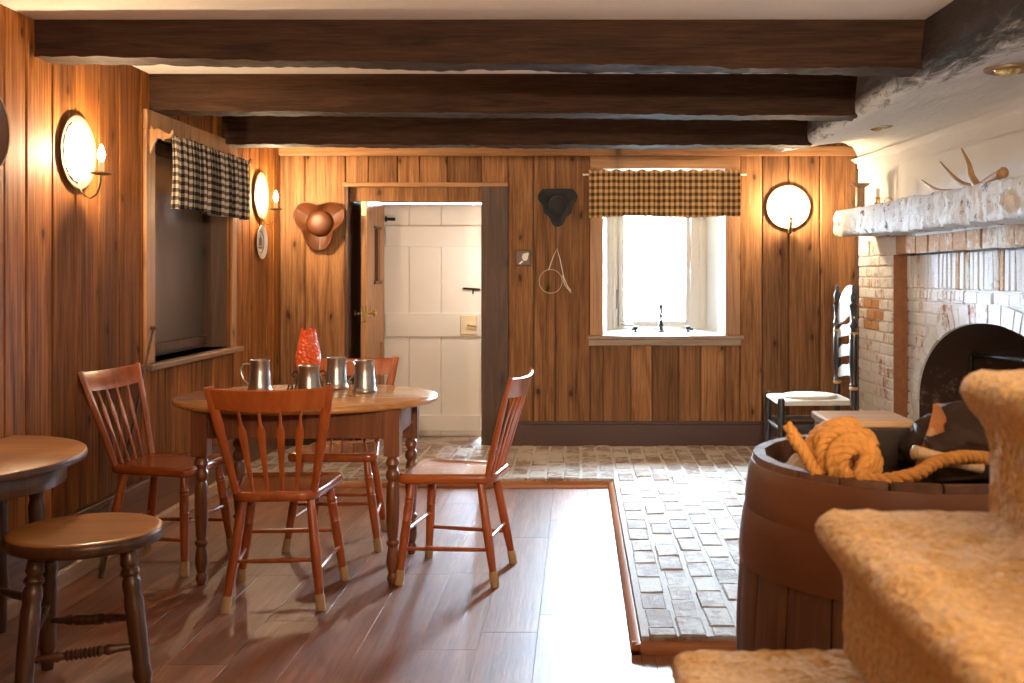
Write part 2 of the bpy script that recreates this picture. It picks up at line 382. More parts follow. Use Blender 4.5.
# amber crackle glass
m,nt,b=newmat('amber_glass'); M['amber']=m
tc=N(nt,'ShaderNodeTexCoord'); v=N(nt,'ShaderNodeTexVoronoi',Scale=70); L(nt,tc.outputs['Object'],v.inputs['Vector'])
L(nt,ramp(nt,v.outputs['Distance'],[(0,(1,.26,.06)),(.6,(.8,.10,.02))]),b.inputs['Base Color'])
b.inputs['Roughness'].default_value=.12; b.inputs['Transmission Weight'].default_value=.45
b.inputs['Emission Color'].default_value=(1,.2,.04,1); b.inputs['Emission Strength'].default_value=.06
bumpn(nt,b,v.outputs['Distance'],.8,.01)
m,nt,b=newmat('window_glass'); M['glass']=m
tr=N(nt,'ShaderNodeBsdfTransparent'); gl=N(nt,'ShaderNodeBsdfGlossy',Roughness=.02); mx=N(nt,'ShaderNodeMixShader'); mx.inputs[0].default_value=.06
L(nt,tr.outputs[0],mx.inputs[1]); L(nt,gl.outputs[0],mx.inputs[2]); L(nt,mx.outputs[0],nt.nodes['Material Output'].inputs[0])

# ------------------------------------------------------------------ setting
XL,XR,YB,YF,ZC=-2.13,2.0,7.5,-1.6,2.27
BZ=.055            # brick floor level
def cutlist(a,b,wmin,wmax,edges=()):
    us=[a]; es=sorted(e for e in edges if a<e<b)+[b]
    for e in es:
        while e-us[-1]>wmax*1.25: us.append(us[-1]+R.uniform(wmin,wmax))
        if e-us[-1]<wmin*.45 and len(us)>1 and us[-1] not in edges and us[-1]!=a: us.pop()
        us.append(e)
    return us
def boards(mb,us,z0,z1,fn,th,holes=(),gap=.0028,ch=.0055):
    # fn(u,d,z): d=0 back ... d=th front face
    for a,b in zip(us[:-1],us[1:]):
        mid=(a+b)/2; spans=[(z0,z1)]
        for ua,ub,za,zb in holes:
            if ua<mid<ub:
                ns=[]
                for p,q in spans:
                    if za>p: ns.append((p,min(q,za)))
                    if zb<q: ns.append((max(p,zb),q))
                spans=ns
        for p,q in spans:
            if q-p<.01: continue
            u0,u1=a+gap,b-gap; t=th+R.uniform(-.001,.0012)
            vs=[fn(u0,0,p),fn(u1,0,p),fn(u1,0,q),fn(u0,0,q),fn(u0,t-ch,p),fn(u1,t-ch,p),fn(u1,t-ch,q),fn(u0,t-ch,q),fn(u0+ch,t,p),fn(u1-ch,t,p),fn(u1-ch,t,q),fn(u0+ch,t,q)]
            mb.add(vs,[(0,1,2,3),(0,1,5,4),(1,2,6,5),(2,3,7,6),(3,0,4,7),(4,5,9,8),(5,6,10,9),(6,7,11,10),(7,4,8,11),(8,9,10,11)])
def backing(mb,u0,u1,z0,z1,holes,fn,d0,d1,m=1):
    es=sorted(set([u0,u1]+[h[0] for h in holes]+[h[1] for h in holes]))
    for a,b in zip(es[:-1],es[1:]):
        mid=(a+b)/2; sp=[(z0,z1)]
        for ua,ub,za,zb in holes:
            if ua<mid<ub:
                ns=[]
                for p,q in sp:
                    if za>p: ns.append((p,za))
                    if zb<q: ns.append((zb,q))
                sp=ns
        for p,q in sp:
            pts=[fn(a,d0,p),fn(b,d0,p),fn(b,d1,p),fn(a,d1,p),fn(a,d0,q),fn(b,d0,q),fn(b,d1,q),fn(a,d1,q)]
            mb.add(pts,[(3,2,1,0),(4,5,6,7),(0,1,5,4),(1,2,6,5),(2,3,7,6),(3,0,4,7)],m)

# back wall with doorway and window openings
DO=(-1.66,-.69,-.1,1.90); WO=(.18,1.05,.84,2.03)
fb=lambda u,d,z:(u,YB+.02-d,z)
mb=MB(); us=cutlist(XL,XR,.15,.24,(DO[0],DO[1],WO[0],WO[1],-.5,.086,1.157))
boards(mb,us,0,ZC,fb,.02,(DO,WO)); backing(mb,XL-.2,XR+.3,-.1,ZC+.1,(DO,WO),fb,-.10,-.0005)
struct(mb.build('wall_back',[M['wall_b'],M['dark_casing']],smooth=False))
# left wall with a recessed window
LO=(5.25,6.43,.83,1.985)
fl=lambda u,d,z:(XL-.02+d,u,z)
mb=MB(); us=cutlist(YF,YB,.15,.22,(LO[0],LO[1],5.12,6.50))
boards(mb,us,0,ZC,fl,.02,(LO,)); backing(mb,YF-.1,YB+.1,-.1,ZC+.1,(LO,),fl,-.18,-.0005)
struct(mb.build('wall_left',[M['wall_l'],M['dark_casing']],smooth=False))
# right wall (plaster above the mantel, plain below the near end)
def plast(u,v):
    y=3.0+u*4.5; zt=2.03+max(0,(y-4.7))*.022
    z=1.5+v*(zt-1.5); x=2.0+.012*nz((0,y,z),2.2)
    if v>.9: x-=.05*((v-.9)/.1)**2
    return (x,y,z)
mb=MB(); mb.box((2.22,YF,-.1),(2.32,3.0,ZC+.1)); mb.box((2.0,YF,0),(2.22,3.0,ZC)); mb.box((2.02,3.0,1.4),(2.32,YB+.1,ZC+.1)); mb.grid(120,40,plast)
struct(mb.build('wall_right',plain('wall_plaster',(.72,.715,.71),.8,nscale=2.5,namt=.1,bump=.25,bscale=14),angle=80))
# wall behind the viewer
mb=MB(); ff=lambda u,d,z:(u,YF-.02+d,z); boards(mb,cutlist(XL,XR,.15,.24),0,ZC,ff,.02); mb.box((XL-.2,YF-.12,-.1),(XR+.3,YF-.0205,ZC+.1))
struct(mb.build('wall_front',M['wall_l'],smooth=False))
# ceiling
mb=MB(); mb.box((XL-.2,YF-.1,ZC),(XR+.35,YB+.1,ZC+.1)); struct(mb.build('ceiling',M['plaster'],smooth=False))

# wood floor of separate planks
mb=MB(); BX=.21; BY0=3.54; BY1=6.29
u=XL; k=0
xs=[]
x=.056-.2*11
while x<XR: xs.append(x); x+=.2
xs=[XL]+[x for x in xs if x>XL+.03]+[XR]
for a,b in zip(xs[:-1],xs[1:]):
    y=YF-R.uniform(0,1)
    while y<BY1:
        ln=R.uniform(.9,1.7); y1=y+ln
        for (p,q,ymax) in ((a,min(b,BX),BY1),(max(a,BX),b,BY0)):
            if q-p<.01: continue
            p0,q0=max(y,YF),min(y1,ymax)
            if q0-p0<.01: continue
            g=.0006; c=.0003
            vs=[(p+g,p0+g,-.03),(q-g,p0+g,-.03),(q-g,q0-g,-.03),(p+g,q0-g,-.03),(p+g,p0+g,-c),(q-g,p0+g,-c),(q-g,q0-g,-c),(p+g,q0-g,-c),
                (p+g+c,p0+g+c,0),(q-g-c,p0+g+c,0),(q-g-c,q0-g-c,0),(p+g+c,q0-g-c,0)]
            mb.add(vs,[(0,1,5,4),(1,2,6,5),(2,3,7,6),(3,0,4,7),(4,5,9,8),(5,6,10,9),(6,7,11,10),(7,4,8,11),(8,9,10,11)])
        y=y1
mb.box((XL-.2,YF-.1,-.1),(XR+.3,YB+1.1,-.031),1)
struct(mb.build('floor',[M['floor'],M['dark_casing']],smooth=False))
# brick paving, one step up, courses running away from the viewer
mb=MB()
mb.box((XL,BY1+.004,-.03),(XR+.6,YB,BZ-.0045),1); mb.box((BX+.004,BY0+.004,-.03),(XR+.6,BY1+.004,BZ-.0045),1)
x=BX-.106*23; ci=0
while x<XR+.1:
    y=BY0+(-.1 if ci%2 else 0)+R.uniform(-.02,.02)
    while y<YB:
        ln=.2+R.uniform(-.008,.006); w_=R.uniform(-.004,.004); a,b=x+.004+w_,x+.102+w_; p,q=y+.0035,y+ln-.0035
        if x+.05<BX: p=max(p,BY1)
        else: p=max(p,BY0)
        q=min(q,YB-.001); a=max(a,XL)
        if q-p>.03:
            zt=BZ+R.uniform(-.004,.003); c=.008; dz=R.uniform(-.003,.003); dx=R.uniform(-.003,.003)
            j=[R.uniform(-.004,.004) for _ in range(8)]
            vs=[(a,p,-.02),(b,p,-.02),(b,q,-.02),(a,q,-.02),(a,p,zt-c),(b,p,zt-c),(b,q,zt-c),(a,q,zt-c),
                (a+c+j[0],p+c+j[1],zt),(b-c+j[2],p+c+j[3],zt+dz),(b-c+j[4],q-c+j[5],zt),(a+c+j[6],q-c+j[7],zt-dz)]
            mb.add(vs,[(0,1,5,4),(1,2,6,5),(2,3,7,6),(3,0,4,7),(4,5,9,8),(5,6,10,9),(6,7,11,10),(7,4,8,11),(8,9,10,11)])
        y+=ln
    x+=.107; ci+=1
struct(mb.build('brick_floor',[M['fbrick'],M['fmortar']],angle=30))
# oak strips round the brick edge
qr=[(0,0),(.03,0),(.03,.012),(.024,.026),(.012,.034),(0,.036)]
mb=MB(); mb.prism(qr,lambda u,v,d:(d,BY1-u,v),XL,BX-.03); struct(mb.build('trim_1',M['trim'],angle=60))
mb=MB(); mb.prism(qr,lambda u,v,d:(BX-u,d,v),BY0-.03,BY1); struct(mb.build('trim_2',M['trim_y'],angle=60))
mb=MB(); mb.prism(qr,lambda u,v,d:(d,BY0-u,v),BX-.03,XR); struct(mb.build('trim_3',M['trim'],angle=60))
# baseboards and crown
mb=MB(); mb.box((-.5,YB-.022,BZ-.005),(XR,YB,BZ+.15)); mb.box((-.5,YB-.014,BZ+.15),(XR,YB,BZ+.172)); struct(mb.build('baseboard_back',M['base_dark'],bevel=.004,smooth=False))
mb=MB(); mb.box((XL,YB-.022,BZ-.005),(DO[0],YB,BZ+.15)); struct(mb.build('baseboard_back_corner',M['base_dark'],bevel=.004,smooth=False))
mb=MB(); mb.box((XL,YF,0),(XL+.022,YB-.03,.25)); mb.box((XL,YF,.25),(XL+.032,YB-.03,.272)); struct(mb.build('baseboard_left',M['base_left'],bevel=.005,smooth=False))
mb=MB(); mb.box((XL+.022,YF,0),(XL+.05,BY1-.03,.075)); struct(mb.build('trim_4',M['shoe'],bevel=.01,smooth=False))
mb=MB(); mb.box((XL,YB-.035,2.12),(XR,YB,2.185)); struct(mb.build('trim_5',M['casing_x'],bevel=.006,smooth=False))
mb=MB(); mb.box((XR-.022,YB-.03,BZ),(XR,YB,2.185)); struct(mb.build('trim_6',M['dark_casing'],bevel=.004,smooth=False))

# ceiling beams, hewn
def hewn(mb,x0,x1,y0,y1,zl,zr,zt,seed):
    nx=300; prof=[]
    for t in range(5): prof.append((0,t/4))
    for t in range(1,5): prof.append((t/4,1))
    for t in range(1,5): prof.append((1,1-t/4))
    vs=[];n=len(prof)
    for i in range(nx):
        x=x0+(x1-x0)*i/(nx-1); zb=zl+(zr-zl)*i/(nx-1)
        for a,b_ in prof:
            y=y0+(y1-y0)*a; z=zt+(zb-zt)*b_
            k=.4+.6*b_
            y+= .012*k*nz((x*1.5,a*3,b_*3),1.3,seed)+.004*nz((x,a,b_),14,seed)*k
            z+= (.006*nz((x*2,a*2,0),1.2,seed+3)+.005*nz((x,a,0),11,seed+5)+.005*nz((x*.6,a*2,0),40,seed+7))*b_
            vs.append((x,y,z))
    fs=[(i*n+j,(i+1)*n+j,(i+1)*n+j+1,i*n+j+1) for i in range(nx-1) for j in range(n-1)]
    fs.append(tuple(range(n))); fs.append(tuple(range((nx-1)*n,nx*n)))
    mb.add(vs,fs)
for i,(y0,y1,zl,zr,x1) in enumerate(((4.11,4.26,2.125,2.075,1.40),(5.22,5.37,2.088,2.06,1.40),(6.28,6.44,2.052,2.045,1.40))):
    mb=MB(); hewn(mb,XL-.02,x1,y0,y1,zl,zr,ZC+.01,i); struct(mb.build('ceiling_beam',M['beam'],angle=50))
# girt and plaster soffit over the fireplace
def soff(u,v):
    y=-.5+u*8.0
    pts=[(1.375,2.28),(1.37,2.2),(1.365,2.12),(1.37,2.07),(1.40,2.045),(1.50,2.05),(1.65,2.062),(1.85,2.07),(1.95,2.055),(1.985,2.01),(1.99,1.92)]
    t=v*(len(pts)-1); i=min(int(t),len(pts)-2); f=t-i
    x=pts[i][0]*(1-f)+pts[i+1][0]*f; z=pts[i][1]*(1-f)+pts[i+1][1]*f
    if x>1.4: z+=max(0,(y-4.7))*.022*(x-1.4)/.6 - max(0,4.7-y)*.01
    k=1 if v<.6 else .4
    if y>6.2: z+=(y-6.2)*.078*(1 if z<2.2 else .3)*(1-min(1,max(0,(x-1.9)/.1))*.6)
    x+=.03*nz((x,y*1.3,z),2,4)*k; z+=k*(.014*nz((x*2,y*1.5,0),2.2,8)+.006*nz((x,y,z),13,2))
    return (x,y,z)
mb=MB(); mb.grid(420,46,soff); struct(mb.build('ceiling_girt',M['rough'],angle=80))

# ---- doorway: vestibule, white batten door, open inner door
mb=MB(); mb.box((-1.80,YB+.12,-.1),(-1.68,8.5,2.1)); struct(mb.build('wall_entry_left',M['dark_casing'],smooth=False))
mb=MB(); mb.box((-.66,YB+.12,-.1),(-.55,8.5,2.1)); struct(mb.build('wall_entry_right',M['wall_b'],smooth=False))
mb=MB(); mb.box((-1.8,YB+.12,1.95),(-.55,8.5,2.05)); struct(mb.build('ceiling_entry',M['wall_b'],smooth=False))
mb=MB(); mb.box((-1.7,YB+.02,-.03),(-.6,8.5,-.012)); struct(mb.build('floor_entry',M['fbrick'],smooth=False))
DY=8.32
mb=MB(); mb.box((-1.68,DY,-.012),(-1.552,DY+.1,1.95)); mb.box((-.752,DY,-.012),(-.66,DY+.1,1.95)); mb.box((-1.552,DY,1.843),(-.752,DY+.1,1.95))
struct(mb.build('trim_7',M['casing'],bevel=.004,smooth=False))
mb=MB(); mb.box((-1.66,YB+.05,1.80),(DO[1],YB+.085,1.90)); struct(mb.build('trim_8',M['wall_b'],smooth=False))
mb=MB(); mb.box((DO[0]-.02,YB-.02,1.90),(-.5,YB,1.93)); struct(mb.build('trim_9',M['casing_x'],bevel=.004,smooth=False))
mb=MB(); mb.box((DO[1],YB-.016,BZ),(-.5,YB,1.90)); struct(mb.build('trim_10',M['dark_casing'],bevel=.004,smooth=False))
mb=MB(); mb.box((DO[0],YB-.012,BZ),(DO[0]+.02,YB+.12,1.90)); struct(mb.build('trim_11',M['dark_casing'],bevel=.003,smooth=False))
d1=sempty('door_1')
mb=MB(); x0,x1=-1.551,-.764
cuts=[x0,-1.345,-1.09,x1]
boards(mb,cuts,.0,1.835,lambda u,d,z:(u,DY+.05-d,z),.022,gap=.0015,ch=.005)
struct(mb.build('door_boards',M['white_paint'],d1,smooth=False))
mb=MB(); mb.box((x0,DY+.0505,-.012),(x1,DY+.062,1.835)); struct(mb.build('door_back',M['white_paint'],d1,smooth=False))
for z0,z1 in ((1.49,1.66),(.78,.97),(.03,.16)):
    mb=MB(); mb.box((x0+.02,DY+.006,z0),(x1-.005,DY+.03,z1)); struct(mb.build('batten',M['white_paint'],d1,bevel=.006,smooth=False))
mb=MB(); mb.box((-.93,DY-.018,.80),(-.80,DY+.006,.95)); struct(mb.build('lock_box',M['candle'],d1,bevel=.004,smooth=False))
mb=MB(); mb.tube([(-.87,DY-.02,.875),(-.87,DY-.045,.875),(-.80,DY-.05,.862)],.007,8); struct(mb.build('handle',M['brass'],d1))
mb=MB(); mb.tube([(-.91,DY-.006,1.165),(-.775,DY-.006,1.155)],.008,8); mb.tube([(-.83,DY-.006,1.16),(-.83,DY-.01,1.12)],.006,8); struct(mb.build('latch',M['iron'],d1))
mb=MB(); mb.box((x0+.02,DY-.004,1.70),(x0+.10,DY+.028,1.725)); mb.tube([(x0+.03,DY-.006,1.69),(x0+.03,DY-.006,1.735)],.008,8); struct(mb.build('hinge',M['iron'],d1))
# open inner door, hinged on the entry frame and swung back against the left side
d2=sempty('door_2'); d2.location=(-1.525,8.27,0)
def leaf(a,b,za,zb,t0,t1): return ((t0,-b,za),(t1,-a,zb))
mb=MB()
for a,b,za,zb in ((0,.08,.02,1.83),(.56,.68,.02,1.83),(.08,.56,.02,.40),(.08,.56,.75,1.22),(.08,.56,1.62,1.83),(.08,.17,1.22,1.62),(.40,.56,1.22,1.62)):
    zb=min(zb,1.83); p,q=leaf(a,b,za,zb,-.045,0); mb.box(p,q)
p,q=leaf(.17,.40,1.22,1.62,-.035,-.02); mb.box(p,q); p,q=leaf(.08,.56,.40,.75,-.035,-.015); mb.box(p,q)
struct(mb.build('door_leaf',M['casing'],d2,smooth=False))
mb=MB(); p,q=leaf(.15,.42,1.20,1.225,-.05,.012); mb.box(p,q); p,q=leaf(.15,.42,1.62,1.64,-.05,.006); mb.box(p,q); p,q=leaf(.275,.295,1.22,1.62,-.04,.006); mb.box(p,q); struct(mb.build('peep_panel',M['dark_casing'],d2,smooth=False))
for s,xx in ((1,.0),(-1,-.045)):
    mb=MB(); pr=[(0,.022),(.1,.022),(.12,.009),(.5,.009),(.6,.02),(.8,.027),(.95,.02),(1,.004)]
    mb.turned((xx,-.635,.99),(xx+s*.06,-.635,.99),pr,14); struct(mb.build('knob',M['brass'],d2))
mb=MB(); mb.box((-.04,-.684,.93),(-.005,-.679,1.05)); mb.box((-.04,-.684,1.70),(-.005,-.679,1.80)); struct(mb.build('latch_plate',M['brass'],d2,smooth=False))

# ---- back window
w1=sempty('window_1'); WY=7.80
ri=(.23,.95,.87,2.0)   # inner end of splayed reveal
mb=MB(); o=[(WO[0],YB,WO[2]),(WO[1],YB,WO[2]),(WO[1],YB,WO[3]),(WO[0],YB,WO[3])]; i_=[(ri[0],WY,ri[2]),(ri[1],WY,ri[2]),(ri[1],WY,ri[3]),(ri[0],WY,ri[3])]
oo=[(WO[0]-.16,YB+.1,WO[2]-.16),(WO[1]+.16,YB+.1,WO[2]-.16),(WO[1]+.16,YB+.1,WO[3]+.16),(WO[0]-.16,YB+.1,WO[3]+.16)]
io=[(p[0]+(.15 if k in(1,2) else -.15),WY,p[2]+(.15 if k>1 else -.15)) for k,p in enumerate(i_)]
for k in range(4):
    k2=(k+1)%4
    mb.add([o[k],o[k2],i_[k2],i_[k],oo[k],oo[k2],io[k2],io[k]],[(0,1,2,3),(7,6,5,4),(0,4,5,1),(3,2,6,7)])
struct(mb.build('reveal',M['window_paint'],w1,smooth=False))
mb=MB()
for a,b in (((.215,WY,.85),(.30,WY+.09,2.02)),((.84,WY,.85),(.965,WY+.09,2.02)),((.30,WY,.85),(.84,WY+.09,.895)),((.30,WY,1.95),(.84,WY+.09,2.02))): mb.box(a,b)
for a,b in (((.255,WY-.02,.88),(.275,WY,1.98)),((.90,WY-.02,.88),(.925,WY,1.98)),((.255,WY-.02,.868),(.925,WY,.882))): mb.box(a,b)
struct(mb.build('window_frame',M['window_paint'],w1,bevel=.006,smooth=False))
mb=MB()
for a,b in (((.302,WY+.02,.897),(.345,WY+.06,1.948)),((.80,WY+.02,.897),(.838,WY+.06,1.948)),((.345,WY+.02,.897),(.80,WY+.06,.93)),((.345,WY+.02,1.91),(.80,WY+.06,1.948)),
            ((.345,WY+.03,1.625),(.80,WY+.05,1.64)),((.49,WY+.03,1.64),(.503,WY+.05,1.91)),((.645,WY+.03,1.64),(.658,WY+.05,1.91))): mb.box(a,b)
struct(mb.build('sash',M['window_paint'],w1,bevel=.004,smooth=False))
mb=MB(); mb.box((.345,WY+.038,.93),(.80,WY+.042,1.91)); struct(mb.build('pane',M['glass'],w1,smooth=False))
mb=MB(); mb.box((.065,YB-.055,WO[2]-.028),(1.175,YB+.02,WO[2])); mb.box((.075,YB-.02,WO[2]-.075),(1.165,YB,WO[2]-.028)); struct(mb.build('window_sill',M['sill_x'],w1,bevel=.005,smooth=False))
mb=MB(); mb.box((.086,YB-.016,WO[2]),(WO[0],YB,WO[3])); struct(mb.build('casing',M['casing'],w1,bevel=.004,smooth=False))
mb=MB(); mb.box((WO[1],YB-.016,WO[2]),(1.157,YB,WO[3])); struct(mb.build('casing',M['casing'],w1,bevel=.004,smooth=False))
mb=MB(); mb.box((.086,YB-.016,WO[3]),(1.157,YB,2.12)); struct(mb.build('casing',M['casing_x'],w1,bevel=.004,smooth=False))
mb=MB(); mb.tube([(.32,WY-.005,.905),(.33,WY-.03,.905),(.40,WY-.035,.903)],.008,8); mb.box((.302,WY-.012,.893),(.345,WY,.92)); struct(mb.build('crank_handle',M['silver'],w1))
mb=MB(); mb.tube([(.29,WY-.004,1.02),(.29,WY-.02,1.05),(.29,WY-.02,1.14),(.29,WY-.004,1.16)],.006,8); struct(mb.build('side_latch',M['silver'],w1))
for k,xx in enumerate((.42,.80)):
    mb=MB(); mb.lathe([(.0,0),(.018,0),(.02,.006),(.008,.012),(.012,.02),(.02,.03),(.016,.042),(0,.046)],14,(xx,7.66,.856)); mb.tube([(xx,7.66,.88),(xx-.03 if k==0 else xx+.04,7.65,.874)],.009,8)
    tag(mb.build('iron_figure',M['iron']), 'small dark iron knob ornament on the '+('left' if k==0 else 'right')+' part of the bright window sill','ornament','small ornaments on the window sill')
mb=MB(); mb.lathe([(0.0000,0),(0.0312,0),(0.0324,.006),(0.0204,.014),(0.0119,.03),(0.0187,.05),(0.0119,.06),(0.0102,.10),(0.0204,.115),(0.0119,.125),(0.0119,.165),(0.0187,.185),(0.0153,.20),(0.0000,.203)],16,(.605,7.66,.856))
tag(mb.build('candlestick',M['iron']),'slim dark metal candlestick standing mid-sill in the bright window','candlestick')

# ---- left window recess
w2=sempty('window_2')
mb=MB(); mb.box((-2.33,LO[0],LO[2]-.05),(-2.30,LO[1],LO[3]+.05)); struct(mb.build('pane',M['glassdark'],w2,smooth=False))
mb=MB(); 
boards(mb,[-2.30,-2.22,XL],LO[2],LO[3],lambda u,d,z:(u,LO[1]+.02-d,z),.02)
mb.box((-2.30,LO[0]-.02,LO[2]),(XL,LO[0],LO[3])); mb.box((-2.30,LO[0],LO[3]),(XL,LO[1],LO[3]+.02)); struct(mb.build('reveal',M['wall_l'],w2,smooth=False))
mb=MB(); mb.box((-2.30,LO[0],LO[2]+.02),(-2.275,LO[1],LO[2]+.07)); mb.box((-2.30,LO[0],LO[3]-.06),(-2.275,LO[1],LO[3])); struct(mb.build('sash',M['dark_casing'],w2,smooth=False))
mb=MB(); mb.box((-2.30,5.12,LO[2]-.03),(XL+.06,6.52,LO[2])); struct(mb.build('window_sill',M['sill'],w2,bevel=.006,smooth=False))
for a,b in ((5.14,LO[0]),(LO[1],6.50)):
    mb=MB(); mb.box((XL,a,LO[2]),(XL+.018,b,LO[3])); struct(mb.build('casing',M['casing'],w2,bevel=.004,smooth=False))
mb=MB(); mb.box((XL,5.14,LO[3]),(XL+.022,6.50,2.085)); struct(mb.build('casing',M['casing'],w2,bevel=.004,smooth=False))

# ---- valances
def valance(parent,width,drop,period,amp,mat,nu,seed,wav):
    rr=random.Random(seed); ph=[rr.uniform(0,6) for _ in range(4)]
    def fn(u,v):
        x=(u-.5)*width; z=.02-v*(drop+.02)
        a=amp*(.55+.45*v)
        y=a*math.sin(2*PI*x/period+1.2*math.sin(x*7+ph[0])+ph[1])+a*.5*math.sin(2*PI*x/(period*2.3)+ph[2])
        z+=wav*math.sin(x*9+ph[3])*v + (.007*math.sin(2*PI*x/(period*.9)) if v<.02 else 0)
        x2=x*(1+.0*v)
        return (x2,y-.006*math.sin(v*PI),z)
    mb=MB(); mb.grid(nu,22,fn)
    # arc length along the gathers for the check pattern
    s=[0]; 
    for i in range(1,nu):
        p=Vector(fn((i-1)/(nu-1),1)); q=Vector(fn(i/(nu-1),1)); s.append(s[-1]+math.hypot(q.x-p.x,q.y-p.y))
    def uv(co):
        t=(co.x/width+.5)*(nu-1); i=max(0,min(int(t),nu-2)); f=t-i
        return (s[i]*(1-f)+s[i+1]*f, co.z)
    mb.uv=uv
    return mb.build('fabric',mat,parent,solid=.0015,angle=80)
v1=thing('window_valance','tan and brown checked gathered valance over the bright back window','curtain',(.612,YB-.075,1.99))
valance(v1,1.07,.31,.10,.017,M['ging_b'],260,3,.006)
mb=MB(); mb.tube([(-.58,.024,-.008),(.585,.024,-.008)],.006,10); mb.tube([(-.57,.024,-.008),(-.57,.073,-.008)],.006,8); mb.tube([(.575,.024,-.008),(.575,.073,-.008)],.006,8); mb.build('curtain_rod',M['window_paint'],v1)
v2=thing('window_valance','black and cream checked gathered valance in the left wall window recess','curtain',(XL+.11,5.81,1.945),PI/2)
valance(v2,1.16,.34,.058,.021,M['ging_l'],420,8,.006)
mb=MB(); mb.tube([(-.63,.026,-.005),(.63,.026,-.005)],.008,10); mb.build('curtain_rod',M['tin'],v2)
for s in (-1,1):
    mb=MB()
    pf=[(0,.12),(0,-.06),(.02,-.075),(.035,-.03),(.05,.0),(.085,-.005),(.12,.0),(.135,.03),(.128,.045),(.115,.02),(.09,.03),(.06,.05),(.035,.045),(.02,.07),(.012,.11)]
    mb.prism(pf,lambda u,v,d:(d,.11-u,v+.0),s*.60-.012+s*.02,s*.60+.012+s*.02); mb.build('rod_bracket',M['casing'],v2,bevel=.003,smooth=False)

# ------------------------------------------------------------------ fireplace on the right
fp=thing('fireplace','whitewashed brick fireplace with arched opening and rough mantel beam','fireplace',(0,0,0))
FX=2.0; PX=2.09; RY0,RY1,RZ=3.9,6.67,1.40
AC,AA,ZS,AB=5.35,1.11,.50,.52
def inarch(y,z,pad=0):
    if abs(y-AC)>AA+pad: return False
    if z<ZS: return True
    return ((y-AC)/(AA+pad))**2+((z-ZS)/(AB+pad))**2<1
# mortar backing of the piers and the head, then the bricks themselves
mb=MB()
mb.box((FX+.012,RY1,-.02),(PX+.1,YB,1.56)); mb.box((FX+.012,3.0,-.02),(PX+.1,RY0,1.56)); mb.box((FX+.012,RY0,RZ),(PX+.1,RY1,1.56))
mb.build('mortar_bed',M['mortar'],fp,smooth=False)
def brick(mb,x,y0,y1,z0,z1,m=0,proud=.0,dep=.05):
    j=lambda s=.004:R.uniform(-s,s)
    c=.006; xf=x-proud+R.uniform(-.006,.005)
    vs=[(x+dep,y0,z0),(x+dep,y1,z0),(x+dep,y1,z1),(x+dep,y0,z1)]
    vs+=[(xf+c,y0+j(),z0+j()),(xf+c,y1+j(),z0+j()),(xf+c,y1+j(),z1+j()),(xf+c,y0+j(),z1+j())]
    vs+=[(xf+j(.002),y0+c+j(),z0+c+j()),(xf+j(.002),y1-c+j(),z0+c+j()),(xf+j(.002),y1-c+j(),z1-c+j()),(xf+j(.002),y0+c+j(),z1-c+j())]
    mb.add(vs,[(0,1,5,4),(1,2,6,5),(2,3,7,6),(3,0,4,7),(4,5,9,8),(5,6,10,9),(6,7,11,10),(7,4,8,11),(8,9,10,11)],m)
mb=MB()
for (a,b) in ((RY1,YB),(3.0,RY0)):
    z=.03; k=0
    while z<1.38:
        y=a+(0 if k%2 else -.1)
        while y<b:
            p,q=max(y+.004,a),min(y+.2-.004,b)
            if q-p>.02: brick(mb,FX,p,q,z+.003,z+.068,2 if (.86<z<1.1 and 6.92<(p+q)/2<7.3) else 0)
            y+=.2
        z+=.072; k+=1
y=3.0
while y<YB:                                     # soldier course above the opening
    w=.2+R.uniform(-.008,.008); brick(mb,FX,y+.003,min(y+w,YB)-.003,RZ,RZ+.115,1 if y<6.45 else 0); y+=w
mb.build('brick_front',[M['pbrick'],M['pbrick_o'],painted_brick('bare_brick',(.5,.25,.12),(.58,.34,.18),(.66,.6,.52),.12)],fp,angle=30)
mb=MB(); mb.box((FX+.004,RY1-.012,0),(PX+.02,RY1+.0,RZ)); mb.box((FX+.06,RY1-.02,0),(PX,RY1-.005,RZ)); mb.build('brown_jamb',M['jamb'],fp,smooth=False,label='bare brown brick jamb of the recess')
# recessed panel with arch
mb=MB(); n=40
arc=[(AC+AA*math.cos(PI*i/n),ZS+AB*math.sin(PI*i/n)) for i in range(n+1)]
fx=lambda y,z,d:(d,y,z)
top=[(RY1,RZ+.05),(RY0,RZ+.05)]
pts_out=[(RY1,0),(RY1,ZS)]
